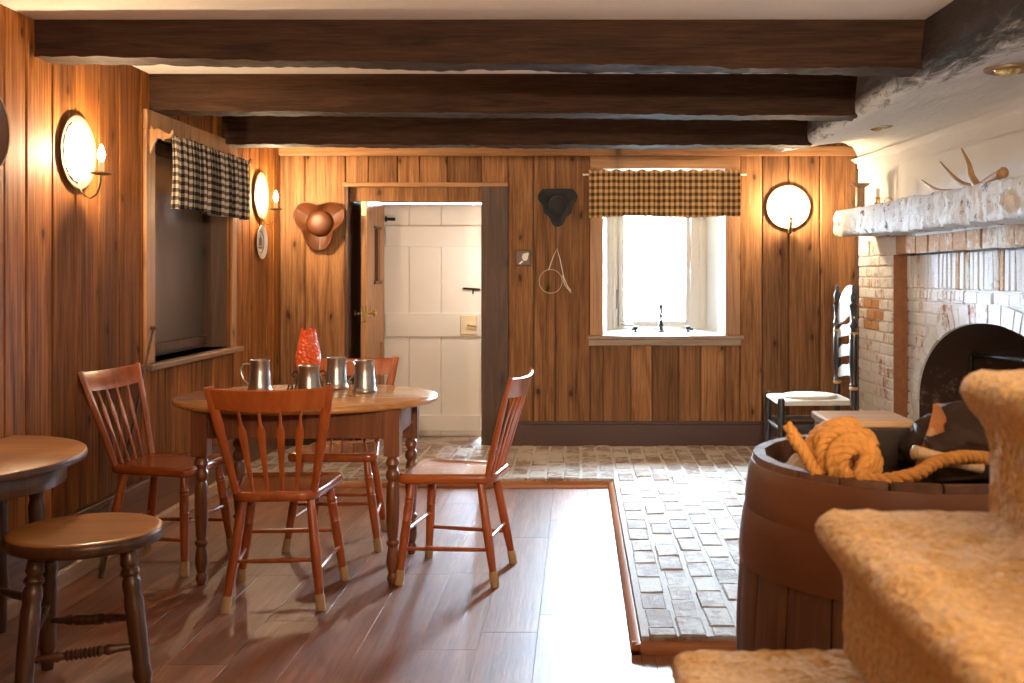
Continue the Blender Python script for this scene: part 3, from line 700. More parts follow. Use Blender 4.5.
# panel in strips from the arch up to the head
for i in range(n):
    a,b=arc[i],arc[i+1]; mb.prism([a,(a[0],RZ+.05),(b[0],RZ+.05),b],fx,PX+.012,PX+.12)
mb.prism([(RY1,0),(RY1,RZ+.05),(AC+AA,RZ+.05),(AC+AA,0)],fx,PX+.012,PX+.12)
mb.prism([(AC-AA,0),(AC-AA,RZ+.05),(RY0,RZ+.05),(RY0,0)],fx,PX+.012,PX+.12)
mb.build('panel_bed',M['mortar'],fp,smooth=False)
mb=MB()
y=RY0
while y<RY1-.02:                                # upright bricks in the upper panel
    w=.066; brick(mb,PX,y+.003,y+w-.003,1.19,RZ-.004,0 if R.random()<.9 else 1,dep=.03)
    if not inarch(y+w/2,1.10,.1): brick(mb,PX,y+.003,y+w-.003,1.125,1.185,0,dep=.03)
    y+=w
na=44
for i in range(na):                             # arch ring bricks
    t0,t1=PI*i/na,PI*(i+1)/na; g=.012
    def pt(t,k): return (AC+(AA+k)*math.cos(t),ZS+(AB+k)*math.sin(t))
    dt=(t1-t0)*.06
    a,b,c,d=pt(t0+dt,.004),pt(t1-dt,.004),pt(t1-dt,.105),pt(t0+dt,.105)
    if max(p[0] for p in (a,b,c,d))>RY1: continue
    x=PX-.004+R.uniform(-.004,.004)
    mb.prism([a,b,c,d],fx,x,x+.05,0)
z=.03;k=0
while z<1.12:
    y=RY0+(0 if k%2 else -.1)
    while y<RY1:
        p,q=max(y+.004,RY0),min(y+.196,RY1)
        ps=[p+(q-p)*t for t in (0,.25,.5,.75,1)]
        ok=[not inarch(v,z+.03,.11) and not inarch(v,z+.065,.11) for v in ps]
        if all(ok) and q-p>.02: brick(mb,PX,p,q,z+.003,z+.068,0,dep=.03)
        else:
            run=[v for v,o_ in zip(ps,ok) if o_]
            if len(run)>1: brick(mb,PX,run[0],run[-1],z+.003,z+.068,0,dep=.03)
        y+=.2
    z+=.072;k+=1
mb.build('brick_panel',[M['pbrick'],M['pbrick_o']],fp,angle=30)
# oven vault and firebox behind the arch
mb=MB(); DX=.75
vs=[];arc2=[(AC+AA,0)]+arc+[(AC-AA,0)]
for d,sc in ((PX+.01,1),(PX+.25,.985),(PX+.5,.92),(PX+DX,.8)):
    for y,z in arc2: vs.append((d,AC+(y-AC)*sc,z*sc))
na2=len(arc2)
fs=[(r*na2+i,(r+1)*na2+i,(r+1)*na2+i+1,r*na2+i+1) for r in range(3) for i in range(na2-1)]
fs.append(tuple(range(3*na2,4*na2))); mb.add(vs,fs)
mb.build('firebox',painted_brick('firebox_brick',(.10,.05,.03),(.06,.03,.02),(.25,.2,.16),.3),fp,smooth=False)
mb=MB(); mb.box((PX,AC-AA,-.03),(PX+DX,AC+AA,BZ)); mb.build('hearth',M['soot'],fp,smooth=False)
mb=MB(); mb.tube([(PX+.25,6.25,.80),(PX+.13,4.6,.865)],.013,10); mb.tube([(PX+.25,6.25,.82),(PX+.25,6.25,.1)],.016,10); mb.build('iron_crane',M['iron'],fp)
# mantel beam
def mant(mb):
    ny=420; prof=[]
    for t in range(8): prof.append((0,t/8))
    for t in range(8): prof.append((t/8,1))
    for t in range(8): prof.append((1,1-t/8))
    for t in range(8): prof.append((1-t/8,0))
    n=len(prof); vs=[]
    for i in range(ny):
        y=3.3+(7.1-3.3)*i/(ny-1); dz=-.014*(7.1-y)
        for a,b_ in prof:
            x=1.73+.27*a; z=1.535+dz+(.165)*b_
            if a==0 or b_==1 or b_==0:
                q=(x,y,z); e=.018*nz(q,2.2,1)+.016*nz(q,7,2)+.014*nz(q,17,3)+.007*nz(q,36,4)
                if a<.5: x+=e+.012*(1-a*2)*max(0,abs(b_-.5)-.38)*8
                z+=(b_-.5)*1.2*e
                # knot
                r=math.hypot(y-4.22,(z-1.575)*1.0)
                if a==0 and r<.06: x+= -.02*math.exp(-((r-.035)/.010)**2)+.012*math.exp(-(r/.016)**2)
            vs.append((x,y,z))
    fs=[(i*n+j,(i+1)*n+j,(i+1)*n+(j+1)%n,i*n+(j+1)%n) for i in range(ny-1) for j in range(n)]
    fs.append(tuple(range(n))); fs.append(tuple(range((ny-1)*n,ny*n))); mb.add(vs,fs)
mb=MB(); mant(mb); mb.build('mantel',M['mantel'],fp,angle=60,label='rough hewn whitewashed mantel beam')

# things on the mantel
MT=1.70
c=thing('candle_lamp','tall brown tin candlestick with wide drip pan at far mantel end','candlestick',(1.855,6.9,MT-.002))
mb=MB(); mb.lathe([(0,0),(.045,0),(.045,.006),(.03,.012),(.029,.145),(.034,.15),(0,.15)],20); mb.build('stem',M['tin'],c)
mb=MB(); mb.lathe([(0,.15),(.04,.15),(.062,.168),(.064,.172),(.06,.172),(.04,.156),(0,.156)],24); mb.build('drip_pan',M['tin'],c)
mb=MB(); mb.tube([(-.03,0,.02),(-.05,.0,.02),(-.062,0,.05),(-.062,0,.15),(-.05,0,.165)],.006,8); mb.build('handle',M['tin'],c)
c=thing('chamber_candlestick','low brass chamber candlestick with ring handle and short candle on mantel','candlestick',(1.86,6.52,MT-.006))
mb=MB(); mb.lathe([(0,0),(.04,0),(.045,.008),(.04,.01),(.02,.014),(.016,.04),(.022,.055),(.012,.06),(0,.06)],20); mb.build('holder',M['brass'],c)
mb=MB(); mb.lathe([(0,.055),(.012,.055),(.0125,.11),(.006,.114),(0,.114)],14); mb.build('candle',M['china'],c)
mb=MB(); mb.tube([(.03+.03+.025*math.cos(2*PI*i/16),-.03,.03+.025*math.sin(2*PI*i/16)) for i in range(16)],.004,8,closed=True); mb.build('ring_handle',M['brass'],c)
mb=MB()
def tine(pts,r0,r1):
    P=[Vector(p) for p in pts]; Q=[]
    for i in range(len(P)-1):
        for t in range(6): 
            a=P[max(i-1,0)];b=P[i];c_=P[i+1];d=P[min(i+2,len(P)-1)]; t_=t/6
            Q.append(.5*((2*b)+(c_-a)*t_+(2*a-5*b+4*c_-d)*t_**2+(3*b-a-3*c_+d)*t_**3))
    Q.append(P[-1]); k=len(Q)
    mb.tube(Q,[r0+(r1-r0)*(i/(k-1))**1.3 for i in range(k)],10)
A0=(1.84,4.93,1.675)
tine([(1.86,4.72,1.715),(1.85,4.82,1.695),A0,(1.82,5.06,1.70),(1.80,5.15,1.75),(1.79,5.29,1.83)],.022,.003)
tine([A0,(1.83,4.98,1.73),(1.82,4.99,1.79),(1.80,5.03,1.865)],.020,.003)
tine([(1.84,5.0,1.665),(1.82,5.2,1.675),(1.80,5.38,1.70),(1.79,5.57,1.765)],.016,.003)
mb.blob((1.862,4.70,1.718),(.025,.02,.025),14,10,lambda d:1+.15*nz(d,4))
tag(mb.build('deer_antlers',M['antler']),'brown branching deer antlers lying on the whitewashed mantel','antlers').location.y=-.10

# eyeball lamps in the soffit
for k,(y,z) in enumerate(((5.68,2.085),(3.95,2.052))):
    e=thing('recessed_eyeball_light',('bronze eyeball downlight in the white soffit far from the viewer near the back wall','bronze eyeball downlight in the soffit closest to the viewer at top right')[k],'light',(1.616,y,z-.004),group='eyeball lights in the soffit')
    mb=MB(); mb.lathe([(.055,.0),(.085,.0),(.085,-.008),(.075,-.014),(.058,-.012),(.055,0)],28); mb.build('trim_ring',M['tin'],e)
    mb=MB(); mb.blob((0,0,.012),(.055,.055,.045),20,12); mb.build('eyeball',M['brass'],e)

# ------------------------------------------------------------------ wall things
def sconce(loc,rz,label):
    r=thing('wall_sconce',label,'lamp',loc,rz,'round tin candle sconces')
    mb=MB(); n=96; prof=[(0,.003),(.128,.004),(.132,.010),(.152,.018),(.157,.016),(.154,.011),(.138,.0),(0,0)]
    mb.lathe(prof,n,axis='Y'); mb.build('back_plate',M['tin'],r)
    mb=MB(); vs=[(0,-.009,0)]; n=72
    for j in range(n):
        a=2*PI*j/n; rr=.127+(.003 if (j//2)%2 else -.002); vs.append((rr*math.cos(a),-.014-.002*(j%2),rr*math.sin(a)))
    mb.add(vs,[(0,1+j,1+(j+1)%n) for j in range(n)]); mb.build('reflector',M['mirror'],r,smooth=False,solid=.001)
    mb=MB(); pts=[(0,-.01,-.10),(0,-.022,-.155),(0,-.04,-.185),(0,-.065,-.195),(0,-.09,-.178),(0,-.105,-.14),(0,-.11,-.092)]
    mb.tube(pts,.009,8,ry=.003); mb.build('arm',M['tin'],r)
    mb=MB(); mb.lathe([(0,0),(.025,0),(.044,.006),(.045,.010),(.025,.004),(0,.004)],24,(0,-.11,-.096)); mb.build('drip_pan',M['tin'],r)
    mb=MB(); mb.lathe([(0,0),(.0115,0),(.0115,.053),(.007,.057),(0,.057)],14,(0,-.11,-.092)); mb.build('candle_sleeve',M['candle'],r)
    mb=MB(); mb.lathe([(0,0),(.007,.002),(.013,.016),(.0145,.027),(.011,.042),(.005,.058),(.001,.068),(0,.069)],14,(0,-.11,-.036)); mb.build('flame_bulb',M['flame'],r)
    return r
s1=sconce((XL,4.45,1.79),PI/2,'lit round tin sconce on the left wall nearest the viewer')
s2=sconce((XL,7.02,1.80),PI/2,'lit round tin sconce on the left wall above the white plate')
s3=sconce((1.50,YB,1.755),0,'lit round tin sconce on the back wall right of the bright window')

r=thing('wall_plate','dark round plate with pale rim at left picture edge on pine wall','plate',(XL,3.735,1.79),PI/2)
mb=MB(); mb.lathe([(0,.004),(.11,.004),(.125,.012),(.158,.02),(.158,.014),(.12,0),(0,0)],56,axis='Y'); mb.build('plate_body',plain('brown_glaze',(.12,.05,.025),.35,nscale=12,namt=.4),r)
mb=MB(); mb.lathe([(.155,.014),(.163,.014),(.165,.02),(.160,.024),(.155,.022)],56,axis='Y'); mb.build('pale_rim',M['burlap'],r)
mb=MB()
for k in range(5): mb.blob((.035*math.cos(k*1.3),-.006,-.05+.03*math.sin(k*2)),(.02,.003,.014),8,6)
mb.build('painted_motif',M['china'],r)
r=thing('hanging_plate','small round white plate with brown ship drawing below the left wall sconce','plate',(XL,7.02,1.49),PI/2)
mb=MB(); mb.lathe([(0,.006),(.07,.007),(.078,.014),(.112,.022),(.114,.019),(.08,.006),(.06,0),(0,0)],40,axis='Y'); mb.build('plate_body',M['china'],r)
mb=MB(); mb.prism([(-.045,-.03),(.045,-.03),(.035,-.045),(-.035,-.045)],lambda u,v,d:(u,d,v),-.009,-.006)
for x,h in ((-.022,.03),(0,.045),(.022,.03)): mb.prism([(x-.010,-.025),(x+.010,-.025),(x+.004,h),(x-.004,h)],lambda u,v,d:(u,d,v),-.009,-.006)
mb.build('ship_drawing',M['ink'],r,smooth=False)
mb=MB(); mb.lathe([(.068,.0072),(.074,.0105)],40,axis='Y'); mb.build('brown_ring',M['ink'],r)
mb=MB(); mb.tube([(0,-.012,.11),(0,-.012,.145)],.002,6); mb.build('hanger',M['brass'],r)
r=thing('wall_tile','small square dark framed tile with a pale bird on back wall','picture',(-.39,YB,1.392))
mb=MB(); mb.box((-.056,-.012,-.058),(.056,0,.058)); mb.build('frame',M['dark_casing'],r,bevel=.003,smooth=False)
mb=MB(); mb.box((-.046,-.014,-.048),(.046,-.011,.048)); mb.build('picture_face',plain('tile_brown',(.16,.085,.05),.4),r,smooth=False)
mb=MB(); mb.blob((.012,-.015,.006),(.022,.002,.028),12,8); mb.blob((.03,-.015,.026),(.010,.002,.012),10,6); mb.prism([(-.012,-.02),(-.034,-.044),(-.02,-.044),(.0,-.026)],lambda u,v,d:(u,d,v),-.016,-.013); mb.build('painted_bird',M['china'],r)

# tricorn hats
def tricorn(loc,label,mat,sc,mode):
    r=thing('tricorn_hat',label,'hat',loc)
    corners=(150,30,270)
    RR=.225 if mode else .20
    def brim(u,v):
        a=2*PI*u; d=math.degrees(a)%360
        dl=min(abs((d-c+180)%360-180) for c in corners)
        edge=.5*RR/math.cos(math.radians(60-max(dl,16.0)*.985)) *(1-(.16*math.sin(math.radians(dl*3))**2 if (d>150 or d<30) else 0)) if mode else .125+.075*max(0,math.cos(math.radians(dl*1.5)))**1.6
        k=1-dl/60
        r0=.064 if mode else .092; rad=r0+v*(max(edge,r0+.014)-r0)
        lift=(1-k)**.8*(.045 if mode else .085)*v+.02*k*v*v
        return (rad*math.cos(a)*sc,(-.006-lift)*sc,rad*math.sin(a)*sc)
    mb=MB(); mb.grid(121,9,brim); mb.build('brim',mat,r,solid=.005,angle=80)
    mb=MB(); prof=[]
    for i in range(10):
        t=i/9*PI/2; prof.append(((.066 if mode else .095)*math.cos(t)**.6 if i<9 else 0,.004+(.035 if mode else .058)*math.sin(t)))
    mb.lathe([(x*sc,z*sc) for x,z in prof],28,axis='Y'); mb.build('crown',mat,r)
    return r
tricorn((-1.84,YB,1.64),'tan brown tricorn hat hanging on the back wall left of the door',M['brown_felt'],1.0,0)
tricorn((-.145,YB+.004,1.77),'black felt tricorn hat hanging between door and bright window',M['black_felt'],1.0,1)
r=thing('wire_hoop','thin pale wire hoop on a cord hanging beneath the black hat','hoop',(-.15,YB-.008,1.22))
mb=MB(); mb.tube([(-.045+.082*math.cos(2*PI*i/36),-.004*math.sin(i),.005+.085*math.sin(2*PI*i/36)) for i in range(36)],.0028,6,closed=True); mb.build('hoop',M['wire'],r)
mb=MB(); mb.tube([(-.06,-.004,.085),(-.03,-.004,.17),(.0,0,.24),(.02,-.004,.17),(.05,-.006,.03),(.075,-.006,-.03),(.10,-.004,-.06)],.0032,6); mb.tube([(.04,-.006,.05),(.055,-.006,-.02),(.10,-.006,-.075)],.003,6); mb.build('cord',M['china'],r)

mb=MB(); a=Vector((XL+.03,5.19,1.0)); b=Vector((XL+.13,4.40,0.0))
mb.tube([a.lerp(b,t/20) for t in range(21)],[.006+.004*t/20 for t in range(21)],10); mb.lathe([(0,0),(.012,.004),(.016,.014),(.012,.024),(0,.028)],14,(a.x,a.y,a.z-.006))
tag(mb.build('walking_cane',M['dark_leg']),'thin dark walking cane leaning against the left wall behind the chair','cane')

# ------------------------------------------------------------------ chairs
def rounded(pts,r,seg=5):
    out=[]; n=len(pts)
    for i in range(n):
        p=Vector(pts[i]).to_2d(); a=(Vector(pts[i-1]).to_2d()-p); b=(Vector(pts[(i+1)%n]).to_2d()-p)
        rr=min(r[i] if hasattr(r,'__len__') else r,a.length*.49,b.length*.49)
        s=p+a.normalized()*rr; e=p+b.normalized()*rr
        for t in range(seg+1):
            q=t/seg; out.append(tuple((s*(1-q)**2)+(p*2*q*(1-q))+(e*q*q)))
    return out
def make_chair(label):
    r=thing('windsor_chair',label,'chair',group='wooden chairs round the oval table')
    mb=MB(); ol=rounded([(-.155,-.20),(.155,-.20),(.215,.21),(-.215,.21)],[.07,.07,.06,.06],6)
    mb.slab(ol,.412,.452,.013,dish=.010); mb.build('seat',M['chair_seat'],r,angle=50)
    for sx in (-1,1):
        for fr in (1,0):
            if fr: a=Vector((sx*.15,.155,.418)); b=Vector((sx*.212,.192,0))
            else: a=Vector((sx*.125,-.13,.418)); b=Vector((sx*.178,-.205,0))
            if fr: pr=[(0,.015),(.12,.0165),(.16,.018),(.17,.0205),(.18,.018),(.20,.018),(.21,.0205),(.22,.018),(.30,.0195),(.38,.018),(.39,.021),(.40,.018),(.55,.0195),(.7,.0175),(.86,.0150)]
            else: pr=[(0,.015),(.2,.0175),(.5,.0195),(.7,.0180),(.86,.0150)]
            mb=MB(); mb.turned(a,b,pr,14); lg=mb.build('leg',M['chair'],r)
            mb=MB(); mb.turned(a.lerp(b,.855),b,[(0,.0158),(.1,.0185),(.9,.0180),(1,.0165)],14); mb.build('felt_tip',M['felt'],lg,label='pale felt foot tip')
    def leg_at(sx,fr,z):
        a,b=((Vector((sx*.15,.155,.418)),Vector((sx*.212,.192,0))) if fr else (Vector((sx*.125,-.13,.418)),Vector((sx*.178,-.205,0))))
        return a.lerp(b,1-z/.418)
    bead=[(0,.007),(.3,.0085),(.5,.0095),(.7,.0085),(1,.007)]
    for sx in (-1,1):
        mb=MB(); mb.turned(leg_at(sx,1,.145),leg_at(sx,0,.145),bead,10); mb.build('stretcher',M['chair'],r)
    mb=MB(); mb.turned(leg_at(-1,1,.215),leg_at(1,1,.215),bead,10); mb.build('stretcher',M['chair'],r)
    mb=MB(); mb.turned(leg_at(-1,0,.185),leg_at(1,0,.185),bead,10); mb.build('stretcher',M['chair'],r)
    def back(x,t):      # x in -1..1, t 0 seat..1 top
        w=.145+.075*t; y=-.165-.105*t-.01*t*t-.026*(1-x*x)*(.3+.7*t)
        return Vector((x*w,y,.445+.412*t-.008*(1-x*x)*t*(1 if t>.9 else 0)))
    for sx in (-1,1):
        P=[back(sx,t/14) for t in range(15)]
        mb=MB(); mb.tube(P,[.0135+.004*math.sin(PI*t/14)+(.003 if t>8 else 0) for t in range(15)],12,ry=[.012+.002*math.sin(PI*t/14)-(.003*t/14) for t in range(15)],up=(0,1,0)); mb.build('back_post',M['chair'],r)
    mb=MB()
    nu=17; vs=[]
    for i in range(nu):
        x=-1+2*i/(nu-1)
        for k,(t,o) in enumerate(((.80,-.008),(.80,.008),(.985,.007),(.995,0),(.985,-.007))):
            p=back(x*1.0,t); p.z+= (.016*(1-x*x)*0 -.012*(1-x*x)*(0 if t>.9 else 1.0)); vs.append((p.x,p.y+o,p.z))
    fs=[(i*5+k,(i+1)*5+k,(i+1)*5+(k+1)%5,i*5+(k+1)%5) for i in range(nu-1) for k in range(5)]
    fs+= [tuple(range(5)),tuple(range((nu-1)*5,nu*5))]
    mb.add(vs,fs); mb.build('top_rail',M['chair'],r,angle=50)
    for x in (-.56,-.19,.19,.56):
        P=[];wx=[];wy=[]
        for t in range(25):
            q=t/24*.82; P.append(back(x,q)); s=t/24
            w=.0058+ .0105*max(0,min(1,s/.72))*max(0,min(1,(.80-s)/.08)) ; wx.append(w); wy.append(.0058-.0018*max(0,min(1,(w-.0058)/.01)))
        mb=MB(); mb.tube(P,wx,10,ry=wy,up=(0,1,0)); mb.build('spindle',M['chair'],r)
    return r
def face(dx,dy): return math.atan2(-dx,dy)     # local +Y turned to (dx,dy)
proto=make_chair('wooden arrow-back chair on the near side of the oval table, its back to the viewer')
proto.location=(-1.165,4.16,0); proto.rotation_euler.z=face(-.08,.995)
for (x,y,d,lb) in ((-1.817,4.66,(.99,-.14),'wooden arrow-back chair left of the oval table, against the pine wall'),
                   (-.513,4.48,(-.985,.15),'wooden arrow-back chair seen from the side, right of the oval table'),
                   (-1.132,5.01,(.02,-1),'wooden arrow-back chair on the far side of the oval table, facing the viewer')):
    c=dup(proto); c.location=(x,y,0); c.rotation_euler.z=face(*d); c['label']=lb

# ------------------------------------------------------------------ oval table
t=thing('dining_table','oval pine tabletop on four dark turned legs in front of the white door','table',(-1.153,4.55,0))
mb=MB(); ol=[(-.03+.565*math.cos(2*PI*i/72),.05+.485*math.sin(2*PI*i/72)) for i in range(72)]
mb.slab(ol,.718,.745,.010); mb.build('tabletop',M['table_top'],t,angle=50)
LX,LY=.3925,.24
for a,b in (((-LX,-LY-.012,.60),(LX,-LY+.012,.718)),((-LX,LY-.012,.60),(LX,LY+.012,.718)),((-LX-.012,-LY,.60),(-LX+.012,LY,.718)),((LX-.012,-LY,.60),(LX+.012,LY,.718))):
    mb=MB(); mb.box(a,b); mb.build('apron',M['table_leg'],t,bevel=.003,smooth=False)
for sx in (-1,1):
    for sy in (-1,1):
        x,y=sx*LX,sy*LY; mb=MB(); mb.box((x-.032,y-.032,.53),(x+.032,y+.032,.718))
        pr=[(.53,.028),(.52,.024),(.51,.031),(.495,.033),(.485,.024),(.475,.022),(.465,.030),(.45,.034),(.435,.030),(.425,.022),(.415,.027),(.40,.030),(.34,.032),(.26,.030),(.20,.025),(.185,.022),(.18,.029),(.172,.032),(.163,.028),(.155,.022),(.12,.029),(.09,.031),(.06,.024),(.05,.020),(.04,.026),(.025,.028),(.012,.022),(0,.018)]
        mb.lathe([(r_*.86,z) for z,r_ in pr],18,(x,y,0),caps=True); mb.build('leg',M['table_leg'],t,angle=40)
TZ=.7455
def tankard(loc,rz,label):
    r=thing('pewter_tankard',label,'tankard',loc,rz,'pewter tankards on the oval table')
    mb=MB(); mb.lathe([(0,0),(.052,0),(.055,.004),(.055,.010),(.050,.016),(.0485,.03),(.044,.09),(.0415,.132),(.044,.136),(.044,.142),(.041,.144),(.0385,.138),(.041,.09),(.046,.02),(0,.014)],32); mb.build('cup',M['pewter'],r)
    mb=MB(); pts=[(.040,0,.118),(.055,0,.126),(.075,0,.122),(.086,0,.105),(.085,0,.08),(.074,0,.055),(.060,0,.04),(.052,0,.034),(.06,0,.026),(.07,0,.028)]
    mb.tube(pts,[.006]*8+[.005,.004],8,ry=[.004]*10); mb.build('handle',M['pewter'],r)
    return r
tankard((-1.43,4.72,TZ),PI,'pewter tankard at the left end of the oval table, handle to the left')
tankard((-1.135,4.43,TZ),PI*.5,'pewter tankard standing right in front of the red glass lamp')
tankard((-1.118,4.86,TZ),.1,'pewter tankard behind the red glass lamp, curled handle to the right')
tankard((-.955,4.70,TZ),PI*.52,'pewter tankard standing alone at the right of the oval table')
r=thing('candle_lantern','red orange crackled glass candle lamp on a scrolled black wire stand','lamp',(-1.205,4.69,TZ))
mb=MB()
prof=[(.030,.095),(.046,.10),(.054,.13),(.055,.16),(.049,.20),(.041,.235),(.036,.26),(.033,.282),(.030,.283),(.032,.26),(.037,.235),(.044,.20),(.050,.16),(.049,.13),(.042,.106),(0,.10)]
vs=[];n=40
for (rr,z) in prof:
    for j in range(n):
        a=2*PI*j/n; k=1+.05*nz((math.cos(a)*4,math.sin(a)*4,z*60),1.4,2); zz=z+(.006*math.sin(5*a) if z>.27 else 0)
        vs.append((rr*k*math.cos(a),rr*k*math.sin(a),zz))
mb.add(vs,[(i*n+j,i*n+(j+1)%n,(i+1)*n+(j+1)%n,(i+1)*n+j) for i in range(len(prof)-1) for j in range(n)])
mb.build('glass_shade',M['amber'],r)
mb=MB(); mb.tube([(.05*math.cos(2*PI*i/24),.05*math.sin(2*PI*i/24),.09) for i in range(24)],.004,8,closed=True)
for k in range(3):
    a=k*2*PI/3-.15; dx,dy=math.cos(a),math.sin(a)
    pts=[(.0,.05),(.03,.035),(.05,.088),(.06,.06),(.07,.02),(.085,.006),(.10,.012),(.108,.028),(.10,.042),(.088,.040),(.084,.028),(.092,.022)]
    mb.tube([(u*dx,u*dy,z) for u,z in pts[2:]],.004,8)
    mb.tube([(u*dx,u*dy,z) for u,z in ((.05,.09),(.07,.10),(.085,.088),(.08,.076),(.07,.08))],.0035,8)
mb.build('wire_stand',M['iron'],r)
mb=MB(); mb.lathe([(0,.10),(.02,.10),(.02,.16),(0,.162)],16); mb.build('candle',M['candle'],r)

# ------------------------------------------------------------------ stool and round side table
t=thing('round_stool','dark three-legged stool with round worn seat at bottom left','stool',(-1.50,3.2,0))
mb=MB(); ol=[(.224*math.cos(2*PI*i/56),.224*math.sin(2*PI*i/56)) for i in range(56)]
mb.slab(ol,.455,.50,.016,dish=.006,side=1); mb.build('seat',[M['stool_top'],M['dark_leg']],t,angle=50)
F=[Vector((-.075,-.24,0)),Vector((.225,-.10,0)),Vector((-.21,.185,0))]; T_=[Vector((-.085,-.125,.46)),Vector((.145,-.045,.46)),Vector((-.165,.105,.46))]
pl=[(0,.02),(.04,.026),(.09,.030),(.12,.032),(.14,.025),(.16,.033),(.18,.035),(.20,.027),(.23,.033),(.27,.034),(.31,.030),(.35,.034),(.55,.033),(.75,.030),(.82,.034),(.85,.028),(.93,.026),(1,.022)]; pl=[(a_,b_*.82) for a_,b_ in pl]
for f,tp in zip(F,T_):
    mb=MB(); mb.turned(tp,f,pl,16); mb.build('leg',M['dark_leg'],t)
def la(i,z): return T_[i].lerp(F[i],1-z/.46)
bp=[(0,.009),(.2,.012),(.28,.017),(.31,.011)]+[(.34+.04*k+d,.018 if d else .012) for k in range(8) for d in (0,.02)]+[(.68,.011),(.72,.017),(.8,.012),(1,.010)]
for i,j,za,zb in ((0,1,.165,.17),(2,1,.165,.25),(0,2,.22,.22)):
    mb=MB(); mb.turned(la(i,za),la(j,zb),bp,10); mb.build('stretcher',M['dark_leg'],t)

t=thing('side_table','low side table with rounded golden top and dark legs at left picture edge','table',(-2.10,3.38,0))
mb=MB(); mb.slab([(.015,-.5)]+[(.015+.45*math.cos(a*PI/180),.5*math.sin(a*PI/180)) for a in range(-88,89,4)]+[(.015,.5)],.652,.68,.010,side=1); mb.build('tabletop',[M['left_top'],M['dark_leg']],t,angle=50)
mb=MB(); mb.slab([(.02,-.40)]+[(.02+.39*math.cos(a*PI/180),.40*math.sin(a*PI/180)) for a in range(-88,89,4)]+[(.02,.40)],.585,.6525,.003); mb.build('apron',M['dark_leg'],t)
for (x,y) in ((.25,.20),(.25,-.22),(.05,.34),(.05,-.34)):
    mb=MB(); mb.turned((x,y,.59),(x+.02*(x>.1),y*1.04,0),[(0,.024),(.1,.026),(.14,.02),(.18,.028),(.3,.026),(.6,.022),(.75,.028),(.78,.02),(.95,.02),(1,.017)],14); mb.build('leg',M['dark_leg'],t)
for y in (.20,-.22):
    mb=MB(); mb.turned((.05,y*1.6,.16),(.26,y,.16),[(0,.012),(.5,.015),(1,.012)],10); mb.build('stretcher',M['dark_leg'],t)

# ------------------------------------------------------------------ ladder-back chair by the fireplace
c=thing('ladder_back_chair','black ladder-back chair with slats toned pale as window glare and woven rush seat by the fireplace','chair',(1.44,6.52,BZ+.003),PI/2)
def post(x,y,h,front):
    mb=MB()
    if front: pr=[(0,.017),(.02,.02),(.06,.015),(.10,.021),(.2,.021),(.22,.026),(.24,.021),(.36,.021),(.38,.026),(.40,.021),(.455,.022),(.47,.019),(.475,.008)]
    else: pr=[(0,.017),(.02,.02),(.06,.015),(.10,.021),(.38,.021),(.40,.027),(.42,.017),(.44,.021),(.50,.022),(.53,.017),(.55,.026),(.57,.018),(.60,.022),(.64,.024),(.68,.027),(.86,.026),(.89,.018),(.91,.028),(.93,.02),(1.00,.022),(1.03,.028),(1.045,.014),(1.06,.021),(1.085,.024),(1.105,.013),(1.115,.012),(1.13,.015),(1.15,.005)]
    mb.lathe([(r_,z) for z,r_ in pr],14,(x,y,0),caps=True); return mb.build('front_leg' if front else 'back_post',M['ladder'],c)
for sx in (-1,1):
    post(sx*.215,.22,.47,True)
    p=post(sx*.20,-.22,1.15,False)
    for z in (.53,.86):
        mb=MB(); mb.lathe([(.019,z-.012),(.0285,z-.004),(.0285,z+.004),(.019,z+.012)],14,(sx*.20,-.22,0)); mb.build('gold_band',M['gold'],p)
mb=MB(); ol=rounded([(-.195,-.225),(.195,-.225),(.225,.235),(-.225,.235)],.03,4); mb.slab(ol,.425,.455,.012); mb.slab([(.16*math.cos(2*PI*i/32),.0+.17*math.sin(2*PI*i/32)) for i in range(32)],.45,.474,.012); mb.build('rush_seat',M['rush'],c,angle=50)
def slat(z,h,kind):
    mb=MB(); n=24; vs=[]
    for i in range(n+1):
        x=-1+2*i/n; y=-.222-.03*(1-x*x)
        if kind=='slat':
            zt=z+h*(.52+.48*max(0,math.cos(x*PI*.5))**.7*(1-.45*math.exp(-(x/.18)**2)*0)+.12*math.cos(3*PI*x)*.5); zb=z+h*.22*max(0,math.cos(x*PI*.5))*1.2
        else:
            zt=z+h*(.12+.88*math.sqrt(max(0,1-(x/.98)**2))); zb=z-.02+.03*math.cos(x*PI)
        for yy,zz in ((y-.005,zb),(y+.005,zb),(y+.005,zt),(y-.005,zt)): vs.append((x*.19,yy,zz))
    fs=[(i*4+k,(i+1)*4+k,(i+1)*4+(k+1)%4,i*4+(k+1)%4) for i in range(n) for k in range(4)]+[(0,1,2,3),(n*4,n*4+1,n*4+2,n*4+3)]
    mb.add(vs,fs); mb.build('back_slat' if kind=='slat' else 'crest',M['slat'],c,angle=40)
for z in (.56,.685,.81): slat(z,.10,'slat')
slat(.95,.20,'crest')
for (a,b,za) in (((-.215,.22),(.215,.22),.28),((-.2,-.22),(.2,-.22),.2),((-.215,.22),(-.2,-.22),.16),((.215,.22),(.2,-.22),.16),((-.215,.22),(-.2,-.22),.30),((.215,.22),(.2,-.22),.30)):
    mb=MB(); mb.turned((a[0],a[1],za),(b[0],b[1],za),[(0,.009),(.2,.010),(.45,.016),(.5,.011),(.55,.016),(.8,.010),(1,.009)],10); mb.build('stretcher',M['ladder'],c)

